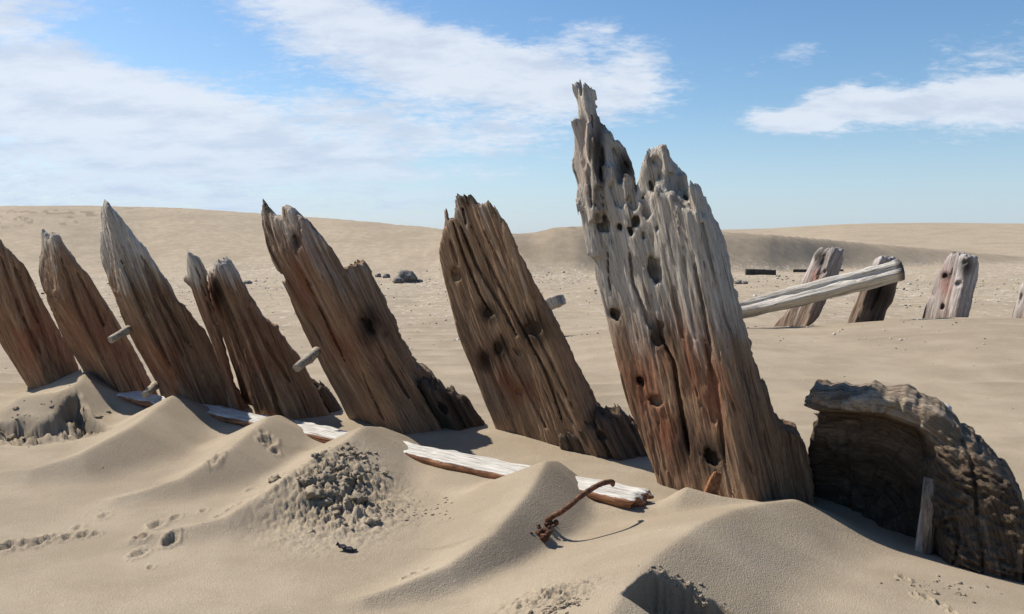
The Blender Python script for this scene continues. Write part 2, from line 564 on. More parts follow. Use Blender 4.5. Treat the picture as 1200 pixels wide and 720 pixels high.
def gauss(x, y, cx, cy, rx, ry):
    return np.exp(-((x - cx) / rx) ** 2 - ((y - cy) / ry) ** 2)


def azel(px, py):
    x, y, w = ray(px, py)
    return math.atan2(x, y), w / math.hypot(x, y)


def dune_layer(a, r, crest, foot, top, seed):
    """a dune belt round the camera: crest line given as photograph pixels"""
    ca = [azel(p[0], p[1]) for p in crest]
    A = np.array([c[0] for c in ca])
    E = np.array([c[1] for c in ca])
    f = np.array([c[2] if len(c) > 2 else top for c in crest])
    offs = (-0.05, -0.025, 0.0, 0.025, 0.05)
    el = sum(np.interp(a + o_ * 0.4, A, E) for o_ in offs) / 5
    rt = sum(np.interp(a + o_ * 1.6, A, f) for o_ in offs) / 5
    out = np.maximum(np.abs(a) - 0.62, 0)
    el = el + np.where(out > 0, 0.008 * perlin(a * 5.0, seed * 3.1) * np.minimum(out * 4, 1), 0)
    rt = rt * (1 + 0.04 * perlin(a * 9.0, seed))
    H = EYE + el * rt
    rf = rt * foot
    t = np.clip((r - rf) / (rt - rf), 0, 1)
    prof = np.where(t < 1, t * t * (3 - 2 * t) * 0.55 + t * 0.45, 1) * np.exp(-np.maximum(r - rt, 0) / (rt * 0.45) * 1.2)
    return np.where(H > 0, H * prof, 0)


def ground(x, y, full=False):
    x = np.asarray(x, np.float32)
    y = np.asarray(y, np.float32)
    r = np.hypot(x, y)
    a = np.arctan2(x, y)
    near = sstep(r, 14.0, 6.0)
    g = 0.022 * perlin(x * 0.55 + 3, y * 0.55, 0.3) * near + 0.010 * perlin(x * 1.6, y * 1.6, 1.3) * near
    # sand banked along the ribs
    bx, by = 0.81, -0.586
    s = (x + 1.0) * bx + (y - 4.25) * by
    n = (x + 1.0) * by - (y - 4.25) * bx      # >0 behind? signed distance from the row
    g = g - 0.005 * np.exp(-(n / 0.5) ** 2) * sstep(np.abs(s), 4.5, 3.0)
    pd, pt, _s = seg_dist(x, y, [on_plane(60, 458), on_plane(775, 604)])
    g = smax(g - 0.03 * sstep(pd, 0.22, 0.06), 0.022 - 0.22 * np.maximum(pd - 0.05, 0) - 0.5 * np.maximum(pd - 0.2, 0), 0.012)
    # big drift in front of the far ribs
    g = g + 0.27 * np.exp(-((x - 4.3) / 1.75) ** 2) * np.where(y < 7.5, sstep(y, 3.6, 7.5), sstep(y, 10.0, 7.5))
    g = g + 0.16 * gauss(x, y, 1.35, 7.2, 1.0, 1.6)
    # scour hollow under the worm eaten knee
    g = g - 0.135 * gauss(x, y, 1.90, 2.70, 0.78, 0.70)
    for pts, sl, sr in RIDGES:
        d, t, side = seg_dist(x, y, [p[:2] for p in pts])
        L = np.cumsum([0] + [math.dist(pts[i][:2], pts[i + 1][:2]) for i in range(len(pts) - 1)])
        zc = np.interp(t, L / L[-1], [p[2] for p in pts])
        sd_ = 0.5 + 0.5 * np.clip(side * 1.6, -1, 1)
        slope = sl * sd_ + sr * (1 - sd_)
        e = 0.013
        rr = zc - slope * (np.sqrt(d * d + e * e) - e) + 0.004 * perlin(x * 5, y * 5, 2.2)
        rr = np.where(d < 1.2, rr, -1)
        g = smax(g, rr, 0.03)
    # the small cut face in the near drift
    d, t, side = seg_dist(x, y, [p[:2] for p in SCARP])
    jag = 0.006 * perlin(x * 60, y * 60, 0.5) + 0.006 * perlin(x * 26, y * 26, 4.5)
    ds = -d * np.clip(side * 1.5, -1, 1) + jag
    drop = sstep(ds, -0.002, 0.014) * np.exp(-np.maximum(ds, 0) / 0.30) * sstep(t, 0.04, 0.25) * sstep(np.abs(side), 0.5, 0.95)
    drop = np.where(d < 1.0, drop, 0)
    g = g - 0.105 * drop
    damp_shade = 0.7 * np.where(d < 0.5, sstep(ds, -0.004, 0.004) * sstep(ds, 0.06, 0.02) * sstep(t, 0.05, 0.2) * sstep(np.abs(side), 0.9, 0.99), 0)
    # eroded crust at the left
    d, t, side = seg_dist(x, y, [p[:2] for p in LEFTSCARP])
    jag = 0.03 * perlin(x * 9, y * 9, 0.5) + 0.014 * perlin(x * 28, y * 28, 4.5)
    ds = -d * np.clip(side * 1.5, -1, 1) + jag
    scoop = sstep(ds, -0.01, 0.05) * np.exp(-np.maximum(ds - 0.20, 0) / 0.12)
    gate = np.where(d < 1.2, sstep(x, -1.72, -2.0), 0)
    g = g - (0.085 + 0.05 * perlin(x * 7, y * 7, 3.0) + 0.02 * np.abs(perlin(x * 22, y * 30, 1.0))) * scoop * gate
    damp_shade = np.maximum(damp_shade, 0.75 * gate * sstep(ds, -0.02, 0.05) * sstep(ds, 0.42, 0.18) * sstep(perlin(x * 5, y * 9, 9.0) + 0.5, 0.1, 0.4))  # wet tone plus the hollow's shade painted into the sand
    gate2 = gate * sstep(ds, -0.03, 0.04) * sstep(ds, 0.45, 0.25)
    zq = g / 0.034 + 0.5 * perlin(x * 6, y * 6, 4.0)
    terr = (np.floor(zq) + sstep(zq - np.floor(zq), 0.0, 0.3) - 0.5 * perlin(x * 6, y * 6, 4.0)) * 0.034
    g = g + (terr - g) * 0.85 * gate2 + gate2 * (0.045 * fbm(x * 12, y * 22, 2.0, 4, 0.6))
    # prints of birds' feet
    for px, py, pr, dp in PRINTS:
        z0 = 0.05 if py < 600 else 0.03
        c = on_plane(px, py, z0)
        rm = pr * 0.62 * math.hypot(*c) / FPX
        dp = dp * 0.8
        m = np.abs(x - c[0]) + np.abs(y - c[1]) < rm * 6
        if not m.any():
            continue
        dx, dy = (x[m] - c[0]) / rm, (y[m] - c[1]) / (rm * 1.7)
        q_ = np.sqrt(dx * dx + dy * dy) + 0.55 * perlin(x[m] * 70, y[m] * 60, px * 0.1)
        g[m] += -dp * sstep(q_, 1.0, 0.45) + dp * 0.45 * np.exp(-((q_ - 1.25) / 0.28) ** 2)
    # crumbled patch
    c = on_plane(395, 572, 0.07)
    m = gauss(x, y, c[0], c[1], 0.17, 0.26)
    g = g + m * 0.062 * (0.4 + np.abs(perlin(x * 26, y * 26, 0.7)) + 0.6 * np.abs(perlin(x * 60, y * 60, 1.7)) + 0.25 * perlin(x * 130, y * 130, 2.7))
    c = on_plane(640, 715, 0.05)
    m2 = gauss(x, y, c[0], c[1], 0.10, 0.07)
    g = g + m2 * 0.02 * (0.3 + fbm(x * 40, y * 40, 5.7, 3, 0.6))
    # ripples
    ww = 5.5 * x * 0.35 + 3.0 * perlin(x * 0.5, y * 0.5, 6.5)
    mid = sstep(y, 3.4, 5.0) * sstep(r, 26, 12)
    g = g + mid * 0.012 * np.sin(y * 15 + ww + 2.2 * perlin(x * 1.1, y * 1.8, 2.0)) * (0.35 + 0.65 * sstep(perlin(x * 0.7, y * 0.9, 8.0), -0.2, 0.3))
    rphase = np.sin(y * 15 + ww + 2.2 * perlin(x * 1.1, y * 1.8, 2.0))
    rmask = mid * sstep(perlin(x * 0.7, y * 0.9, 8.0), -0.2, 0.3)
    g = g + sstep(r, 9, 14) * sstep(r, 60, 30) * 0.035 * fbm(x * 0.9, y * 0.5, 3.0, 3)
    shingle = sstep(r, 8, 13) * sstep(r, 70, 45) * (0.35 + 0.65 * sstep(perlin(x * 0.16, y * 0.11, 1.0), -0.25, 0.2))
    # dunes
    front = np.cos(a * 0.5)
    z1 = dune_layer(a, r, [(-900, 262, 60), (-200, 246, 62), (0, 240.5, 62), (60, 240.8, 61.5), (120, 241.5, 60.5), (165, 242.5, 59), (210, 244, 57), (255, 246.8, 55), (300, 250, 52.5), (350, 253.5, 50), (400, 257, 47.5), (450, 261.7, 45), (500, 267, 42.5), (560, 275, 39), (610, 286, 36), (660, 312, 34), (760, 318, 34), (1500, 308, 50), (2600, 289, 60)], 0.60, 60, 1)
    z2 = dune_layer(a, r, [(-900, 330, 32), (380, 330, 32), (470, 318, 32), (515, 284, 32), (560, 276, 32), (610, 273.5, 32), (650, 268, 32), (690, 264.5, 32), (760, 266, 33), (860, 271, 35), (940, 277, 38), (1010, 284, 42), (1120, 294, 50), (1250, 306, 60), (2200, 316, 60)], 0.89, 32, 2)
    z3 = dune_layer(a, r, [(-900, 290, 160), (700, 284, 160), (820, 270, 160), (900, 268, 160), (950, 264.5, 160), (1010, 262, 155), (1080, 261, 150), (1200, 262, 150), (1400, 262, 150), (2200, 275, 150)], 0.45, 150, 3)
    dz = np.maximum(np.maximum(z1, z2), z3)
    dz = dz + sstep(dz, 0.3, 1.2) * (0.05 * fbm(x * 0.10, y * 0.07, 4.0, 4) + 0.02 * perlin(x * 0.6, y * 0.5, 1.0))
    back = sstep(np.abs(a), 2.2, 1.4)
    g = g + np.where(r > 18, dz, 0)
    if full:
        crust = sstep(dz, 1.4, 1.9) * sstep(dz, 3.7, 3.3) * sstep(perlin(a * 34, dz * 15 + 3.5 * perlin(a * 22, dz * 2, 3.0), 2.0) + 0.5 * perlin(a * 120, dz * 26, 2.0), 0.20, 0.36) * sstep(a, -0.38, -0.44) * sstep(perlin(a * 12, dz * 1.0, 7.0), -0.15, 0.05)  # cast shade of small scarp edges, painted as dark streaks
        slip_shade = sstep(z2 - z1, 0.0, 0.05) * sstep(z2, 0.1, 0.3) * sstep(z2 - z3, 0, 0.1)  # shade on the steep dune face, painted as darker sand

        scrub = np.where(z2 > z1, sstep(z2, 1.55, 1.66), 0) * sstep(perlin(a * 60, r * 0.2, 1.0), -0.2, 0.2) * sstep(np.abs(a - 0.075), 0.035, 0.02)
        damp_shade = np.maximum(damp_shade, 0.30 * rmask * sstep(rphase, 0.35, 0.95))
        damp_shade = np.maximum(damp_shade, np.maximum(np.maximum(0.8 * crust, scrub), 0.22 * slip_shade))
        return g, damp_shade, shingle * sstep(dz, 0.5, 0.05)
    return g


def gz(x, y):
    return float(ground(np.array([x]), np.array([y]))[0])


def px_ground(px, py):
    """where the ground is seen at a photograph pixel"""
    x, y, w = ray(px, py)
    ts = np.geomspace(1.2, 200, 1500)
    zz = EYE + ts * w - ground(x * ts, y * ts)
    k = np.argmax(zz < 0)
    if zz[k] >= 0:
        k = len(ts) - 1
    t = ts[k]
    return np.array([x * t, y * t, EYE + t * w])


def build_ground():
    na = np.concatenate([np.linspace(-math.pi, -0.68, 120, endpoint=False), np.linspace(-0.68, 0.68, 960, endpoint=False), np.linspace(0.68, math.pi, 121)])[:-1]
    rr = np.concatenate([np.linspace(0.35, 1.5, 14, endpoint=False), 1 / np.linspace(1 / 1.5, 1 / 22.0, 520, endpoint=False), np.geomspace(22, 300, 170, endpoint=False), np.geomspace(300, 6000, 24)])
    R, A = np.meshgrid(rr, na, indexing='ij')
    X, Y = R * np.sin(A), R * np.cos(A)
    Z, damp_shade, sh = ground(X.ravel(), Y.ravel(), True)
    V = np.stack([X.ravel(), Y.ravel(), Z], 1)
    n, m = len(rr), len(na)
    i, j = np.meshgrid(np.arange(n - 1), np.arange(m), indexing='ij')
    j2 = (j + 1) % m
    Q = np.stack([i * m + j, (i + 1) * m + j, (i + 1) * m + j2, i * m + j2], -1).reshape(-1, 4)[:, ::-1]
    me = mesh_np('sand_ground', V, Q)
    attr(me, 'damp_shade', damp_shade)
    attr(me, 'shingle', sh)
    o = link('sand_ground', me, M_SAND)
    # the patch of sand under the camera
    bm = bmesh.new()
    ring = [bm.verts.new(V[k]) for k in range(m)]
    c = bm.verts.new((0, 0, float(V[:m, 2].mean())))
    for k in range(m):
        bm.faces.new((c, ring[(k + 1) % m], ring[k]))
    bmesh.ops.recalc_face_normals(bm, faces=bm.faces)
    mp = bpy.data.meshes.new('sand_patch')
    bm.to_mesh(mp)
    bm.free()
    p = link('sand_patch', mp, M_SAND)
    for t in (o, p):
        tag(t, kind='structure')


build_ground()


# ------------------------------------------------------------------ ship timbers
def lerp_u(pts, z):
    """u of a polyline at heights z, carried on straight past both ends"""
    P = pts[np.argsort(pts[:, 1])]
    zz, uu = P[:, 1].copy(), P[:, 0].copy()
    s0 = (uu[1] - uu[0]) / (zz[1] - zz[0] + 1e-9)
    s1 = (uu[-1] - uu[-2]) / (zz[-1] - zz[-2] + 1e-9)
    zz = np.concatenate([[zz[0] - 2], zz, [zz[-1] + 2]])
    uu = np.concatenate([[uu[0] - 2 * s0], uu, [uu[-1] + 2 * s1]])
    return np.interp(z, zz, uu)


def timber_mesh(fr, pieces, cuts, h, seed, weather, rusts=(), stains=(), lean=None, gnarl=0.0, groove=0.011, ragged=0.03, sink=0.25):
    """carve one rib: pieces are outlines with a front edge; cuts are holes and checks"""
    for p in pieces:
        p['fr'] = Frame(fr.px, fr.R + p.get('dref', p['d0'] + 0.05 if 'd0' in p else 0.13))
    allp = np.concatenate([p['fr'].pts(p['poly']) for p in pieces])
    zlo = fr.uz(fr.base[0], fr.base[1])[1] - sink
    ln = fr.pts(lean)
    rel = allp[:, 0] - lerp_u(ln, allp[:, 1])
    zc_ = np.maximum(allp[:, 1], zlo)
    u0, u1 = rel.min() - 0.05, rel.max() + 0.05
    z0, z1 = zlo - 3 * h, allp[:, 1].max() + 0.03
    d0 = min(p.get('d0', 0) for p in pieces) - 0.06
    d1 = d0
    for p in pieces:
        pass
        d1 = max(d1, p.get('d0', 0) + p.get('dmax', 0.75))
    u = np.arange(u0, u1, h, dtype=np.float32)
    d = np.arange(d0, d1, h, dtype=np.float32)
    z = np.arange(z0, z1, h, dtype=np.float32)
    U2, Z2 = np.meshgrid(u, z, indexing='ij')
    ucz = lerp_u(ln, z).astype(np.float32)
    U2 = U2 + ucz[None, :]
    F = None
    front2 = None
    D3 = d[None, :, None]
    for ip, p in enumerate(pieces):
        P = p['fr'].pts(p['poly'])
        s2 = poly_sdf(U2, Z2, P)
        e = lerp_u(fr.pts(p['edge']), z)[None, :]
        s2 = s2 + p.get('jag', 0.007) * sstep(U2 - e, -0.05, 0.06) * (perlin(U2 * 34, Z2 * 34, seed + 0.3) + 0.7 * perlin(U2 * 80, Z2 * 70, seed + 3.3))
        a, b, dd = p['a'], p['b'], p.get('d0', 0)
        fl = dd + a * (e - U2)
        frr = dd + b * (U2 - e)
        f2 = np.maximum(fl, frr)
        ztop = P[:, 1].max()
        # broken tops: the outline drops by an uneven amount through the depth
        rg = p.get('ragged', ragged)
        sh = np.abs(perlin(u[:, None] * 14, d[None, :] * 14, seed + ip)) * rg * 2 + np.abs(perlin(u[:, None] * 40, d[None, :] * 40, seed + ip + 5)) * rg
        topw = sstep(z, ztop - p.get('topz', 0.4), ztop)
        k = np.clip((sh[:, :, None] * topw[None, None, :] / h), 0, len(z))
        zi = np.clip(np.arange(len(z))[None, None, :] + np.round(k).astype(int), 0, len(z) - 1)
        S3 = s2[np.arange(len(u))[:, None, None], zi]
        if 'th' in p:
            bk = (D3 - (f2[:, None, :] + p['th']))
            Fp = smax(-(D3 - f2[:, None, :]) / math.sqrt(1 + min(a, b) ** 2), bk, p.get('k', 0.03))
        else:
            l = lerp_u(p['fr'].pts(p['left']), z)[None, :] - 0.05
            r_ = lerp_u(p['fr'].pts(p['right']), z)[None, :] + 0.03
            dl, dr = dd + a * (e - l), dd + b * (r_ - e)
            b1 = dl + b * (U2 - l)
            b2 = dr + a * (r_ - U2)
            Fp = smax(-(D3 - fl[:, None, :]) / math.sqrt(1 + a * a), -(D3 - frr[:, None, :]) / math.sqrt(1 + b * b), p.get('kc', 0.02))
            Fb = smax((D3 - b1[:, None, :]) / math.sqrt(1 + b * b), (D3 - b2[:, None, :]) / math.sqrt(1 + a * a), 0.035)
            Fp = smax(Fp, Fb, 0.03)
        kk = (0.012 + 0.020 * topw)[None, None, :]
        Fp = smax(Fp, S3 + 0 * D3, kk) - 0.25 * 0.0
        F = Fp if F is None else smin(F, Fp, p.get('ku', 0.02))
        fq = np.where(s2 < 0.004, f2, 9.0)
        front2 = fq if front2 is None else np.minimum(front2, fq)
    # fine relief only near the surface
    m = np.abs(F) < 0.06
    iu, idp, iz = np.nonzero(m)
    uu, dd_, zz = u[iu] + ucz[iz], d[idp], z[iz]
    gu = uu - lerp_u(ln, zz)
    wob = 0.010 * perlin(gu * 5, dd_ * 5, zz * 4 + seed)
    gu2 = gu + wob
    r1 = np.abs(perlin(gu2 * 19 + seed, dd_ * 19, zz * 1.5))
    r2 = np.abs(perlin(gu2 * 46 + seed, dd_ * 46 + 9, zz * 2.6))
    dep = perlin(gu * 7, dd_ * 7, zz * 2 + seed * 2) * 0.5 + 0.6
    add = groove * dep * sstep(r1, 0.13, 0.0) * 0.75 + groove * 0.28 * sstep(r2, 0.24, 0.0) * np.clip(dep, 0, 1)
    add += 0.010 * perlin(gu * 8 + 4, dd_ * 8, zz * 2.2 + seed) + 0.005 * perlin(gu * 22, dd_ * 22, zz * 7 + seed)
    add += 0.0035 * sstep(np.abs(perlin(gu2 * 85 + seed, dd_ * 85, zz * 4.5)), 0.30, 0.0)
    gm = sstep(zz, fr.uz(*weather[0])[1] - 0.05, fr.uz(*weather[0])[1] + 0.12)
    add += gnarl * gm * (1.3 * np.abs(perlin(gu * 13, dd_ * 13, zz * 3.2 + seed)) + 0.9 * perlin(gu * 24, dd_ * 24, zz * 9 + seed) - 0.2)
    F[m] += add.astype(np.float32)
    # holes and checks
    for ct in cuts:
        pts, wpx, dep = ct[0], ct[1], ct[2]
        if len(pts) == 1:
            pts = [pts[0], (pts[0][0] + 0.5, pts[0][1] + 0.5)]
        Pq = fr.pts(pts)
        hole = len(ct[0]) == 1
        w = fr.m(wpx) * (0.46 if hole or wpx >= 10 else 0.24)
        dep = min(dep, 0.055) if hole else min(dep * 0.55, 0.045)
        x0, x1 = Pq[:, 0].min() - 2 * w, Pq[:, 0].max() + 2 * w
        y0, y1 = Pq[:, 1].min() - 2 * w, Pq[:, 1].max() + 2 * w
        j0, j1 = np.searchsorted(z, [y0, y1])
        if j1 <= j0:
            continue
        cs_ = ucz[j0:j1]
        i0, i1 = np.searchsorted(u, [x0 - cs_.max(), x1 - cs_.min()])
        if i1 <= i0 or j1 <= j0:
            continue
        uu2, zz2 = U2[i0:i1, j0:j1], Z2[i0:i1, j0:j1]
        ds, t, _ = seg_dist(uu2, zz2, Pq)
        if hole:      # worn holes run out along the grain
            hu = uu2 - lerp_u(ln, zz2) - (Pq[0, 0] - lerp_u(ln, Pq[:1, 1])[0])
            hv = zz2 - Pq[0, 1]
            ds = np.sqrt(hu * hu + (hv * (0.72 + 0.12 * math.sin(pts[0][0]))) ** 2) + 0.45 * w * perlin(uu2 * 1.3 / w, zz2 * 0.35 / w, seed + pts[0][1] * 0.31)
        tap = 1.0 if len(ct[0]) == 1 else np.clip(np.minimum(t, 1 - t) * 5 + 0.35, 0, 1)
        ds = ds + 0.5 * w * perlin(uu2 * 0.55 / w, zz2 * 0.4 / w, seed + pts[0][0] * 0.37) + 0.3 * w * perlin(uu2 * 60, zz2 * 40, seed + 0.5) - w * tap
        c3 = np.maximum(ds[:, None, :] * 0.8, (D3 - front2[i0:i1, j0:j1][:, None, :]) - dep)
        F[i0:i1, :, j0:j1] = smax(F[i0:i1, :, j0:j1], -c3, 0.010)
    F[:, :, :2] = 1.0
    F[0], F[-1], F[:, 0], F[:, -1], F[:, :, -1] = 1, 1, 1, 1, 1
    V, Q = surface_nets(F, (u0, d0, z0), h)
    V[:, 0] += lerp_u(ln, V[:, 2])
    me = mesh_np('timber', V, Q)
    vu, vd, vz = V[:, 0], V[:, 1], V[:, 2]
    attr(me, 'grain', np.stack([vu - lerp_u(ln, vz) + seed, vd, vz], 1), 'FLOAT_VECTOR')
    zt = fr.uz(*weather[0])[1]
    zb = fr.uz(*weather[1])[1]
    wv = np.clip((vz - zb) / (zt - zb), 0, 1) * weather[2] + 0.06 * perlin(vu * 6, vd * 6, vz * 2)
    ru = np.zeros(len(V)); st = np.zeros(len(V))
    for lst, out in ((rusts, ru), (stains, st)):
        for px, py, rx, ry in lst:
            cu, cz = fr.uz(px, py)
            q_ = ((vu - cu) / fr.m(rx)) ** 2 + ((vz - cz) / fr.m(ry)) ** 2
            out[:] = np.maximum(out, np.exp(-q_ * 0.9))
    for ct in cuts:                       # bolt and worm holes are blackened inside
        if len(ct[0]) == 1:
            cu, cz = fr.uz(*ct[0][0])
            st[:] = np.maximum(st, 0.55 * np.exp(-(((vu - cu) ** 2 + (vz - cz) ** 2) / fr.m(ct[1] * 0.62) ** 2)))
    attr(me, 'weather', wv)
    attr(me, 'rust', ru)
    attr(me, 'stain_shade', st)
    zbase = fr.uz(fr.base[0], fr.base[1])[1]
    V2 = V.copy()
    V2[:, 2] -= zbase
    me.vertices.foreach_set('co', V2.astype(np.float32).ravel())
    me.update()
    return me, zbase


def yaw_ab(px, yaw=50.0):
    t = min(math.radians(yaw) - math.atan((px - 600) / FPX), math.radians(69))
    a = math.tan(t)
    return a, 1 / a


GROUP = 'broken ship ribs in the near row'


def rib(base, R, label, mat, pieces, cuts, h, seed, pegs=(), group=GROUP, **kw):
    fr = Frame(base[0], R)
    fr.base = base
    me, zb = timber_mesh(fr, pieces, cuts, h, seed, **kw)
    loc = (fr.o[0], fr.o[1], zb)
    root = link('ship_rib', None, None, None, loc, -fr.az)
    tag(root, label, 'ship timber', group)
    link('timber', me, mat, root)
    for (p0, d0, p1, d1, r0) in pegs:
        u0, z0 = fr.uz(*p0)
        u1, z1 = fr.uz(*p1)
        s1 = (fr.R + d1) / fr.R
        s0 = (fr.R + d0) / fr.R
        A = Vector((u0 * s0, d0, EYE + (z0 - EYE) * s0 - zb))
        B = Vector((u1 * s1, d1, EYE + (z1 - EYE) * s1 - zb))
        n = 5
        me2 = tube([A.lerp(B, i / n) for i in range(n + 1)], [fr.m(r0) * (1.0 - 0.04 * i) for i in range(n)] + [fr.m(r0) * 0.72], 9, 0.10, seed)
        link('treenail', me2, M_PEG, root)
    return root, fr


# --- the big rib on the right
A1, B1 = yaw_ab(800)
EDGE1 = [(806, 212), (835, 333), (852, 408), (868, 493), (884, 575)]
LEAN1 = [(720, 160), (762, 360), (812, 560)]
body = [(679, 240), (685, 262), (687, 300), (690, 338), (691, 355), (694, 380), (702, 413), (718, 451), (738, 501), (762, 565), (790, 640), (960, 640), (930, 520), (916, 499), (908, 491), (897, 455), (887, 427), (877, 381), (866, 350),
        (858, 318), (848, 276), (836, 252), (812, 246), (806, 238), (796, 228), (782, 224), (768, 221), (758, 228), (752, 236), (744, 224), (738, 205), (729, 202), (722, 205), (716, 189), (713, 187), (710, 199), (706, 189), (702, 190), (697, 206), (696, 225), (690, 238)]
spire = [(676, 98), (678, 91), (680, 96), (682, 104), (685, 112), (687, 104), (689, 98), (691, 106), (695, 120), (698, 130), (702, 138), (710, 148), (714, 155), (717, 155), (722, 166), (727, 166), (733, 178), (740, 190), (744, 202), (746, 240), (742, 300), (690, 300), (683, 260), (677, 235), (675, 205), (672, 178), (673, 160), (677, 140), (677, 118)]
finger = [(686, 144), (690, 141), (694, 160), (700, 185), (706, 215), (704, 260), (690, 260), (685, 220), (683, 180)]
peak = [(759, 178), (760, 166), (764, 167), (769, 172), (775, 168), (780, 169), (788, 184), (797, 196), (803, 200), (806, 212), (812, 240), (815, 300), (745, 300), (742, 250), (747, 210), (755, 190)]
hump = [(806, 222), (810, 210), (815, 214), (821, 220), (834, 243), (845, 268), (853, 300), (860, 330), (866, 350), (872, 400), (815, 400), (808, 280)]
rootbit = [(893, 462), (895, 440), (900, 462), (908, 491), (916, 499), (925, 503), (940, 511), (948, 530), (956, 570), (962, 660), (890, 660), (888, 520)]
T1, FR1 = rib((825, 580), 3.0, 'tallest broken ship rib with grey spires and a bolt hole, beside the worm-eaten timber', M_WOOD, [
    dict(poly=body, edge=EDGE1, a=A1 * 0.9, b=B1, left=[(680, 240), (765, 570)], right=[(838, 240), (918, 560)], ragged=0.012, k=0.02, kc=0.05),
    dict(dref=0.36, poly=spire, edge=[(684, 110), (690, 300)], a=0.4, b=0.55, d0=0.27, th=0.13, dmax=0.55, k=0.03, ragged=0.01, topz=0.2, front=False),
    dict(poly=finger, edge=[(691, 150), (700, 260)], a=0.8, b=1.4, d0=0.20, th=0.07, k=0.02, ragged=0.0, front=False, ku=0.015),
    dict(poly=peak, edge=[(776, 170), (785, 300)], a=0.55, b=0.9, d0=0.11, th=0.15, k=0.05, ragged=0.012, topz=0.2, front=False),
    dict(poly=hump, edge=[(810, 215), (850, 400)], a=0.8, b=1.6, d0=0.015, th=0.12, k=0.04, ragged=0.01, topz=0.2, front=False, ku=0.012),
    dict(poly=rootbit, edge=[(890, 460), (905, 580)], a=0.5, b=0.7, d0=0.10, th=0.22, k=0.02, ragged=0.02, front=False),
], [
    ([(764, 317)], 20, 0.10), ([(697, 254)], 19, 0.09), ([(741, 256)], 11, 0.06), ([(719, 264)], 8, 0.05), ([(733, 270)], 7, 0.05), ([(734, 234)], 6, .03),
    ([(750, 270), (751, 280)], 7, 0.05), ([(768, 264), (768, 270)], 5, 0.04), ([(753, 226), (755, 254)], 12, 0.07), ([(795, 226), (806, 243)], 10, 0.07), ([(758, 208), (762, 222)], 9, 0.10),
    ([(713, 375)], 17, 0.08), ([(743, 459)], 11, 0.05), ([(757, 482), (772, 485)], 12, 0.06), ([(831, 538), (838, 552)], 16, 0.07),
    ([(702, 290), (703, 330), (706, 350)], 4, 0.05), ([(732, 292), (736, 335), (752, 372), (760, 388)], 7, 0.06), ([(754, 375), (766, 388), (770, 412)], 16, 0.05), ([(772, 402), (788, 431), (796, 486), (808, 545)], 9, 0.08), ([(762, 275), (763, 300)], 3, 0.03),
    ([(812, 300), (824, 360), (835, 420)], 6, 0.05), ([(822, 262), (838, 330), (846, 380)], 5, 0.05), ([(800, 290), (806, 350), (815, 400)], 4, 0.03), ([(826, 400), (842, 470), (850, 540)], 7, 0.05), ([(790, 340), (800, 400)], 4, 0.03), ([(835, 440), (838, 500)], 10, .03),
    ([(712, 208), (722, 240)], 15, 0.05), ([(735, 212), (738, 244)], 13, 0.05), ([(783, 200), (790, 222)], 10, 0.05), ([(772, 184), (770, 206)], 8, 0.05), ([(764, 180), (772, 190)], 10, 0.05), ([(693, 215), (693, 240)], 12, 0.06),
    ([(681, 120), (682, 150), (680, 200), (683, 240)], 6, 0.04), ([(706, 160), (716, 190)], 8, 0.05), ([(720, 178), (735, 205)], 8, 0.05), ([(694, 160), (697, 210)], 7, 0.04),
], 0.006, 3, lean=LEAN1, weather=((720, 250), (765, 480), 1.15), rusts=[(745, 470, 42, 60), (770, 520, 40, 50), (840, 470, 24, 45), (800, 440, 30, 60), (743, 458, 20, 20), (678, 175, 12, 40)],
    stains=[(770, 400, 14, 22), (832, 540, 24, 26), (800, 530, 14, 40), (690, 165, 8, 60), (725, 185, 12, 24)], groove=0.010, gnarl=0.022)

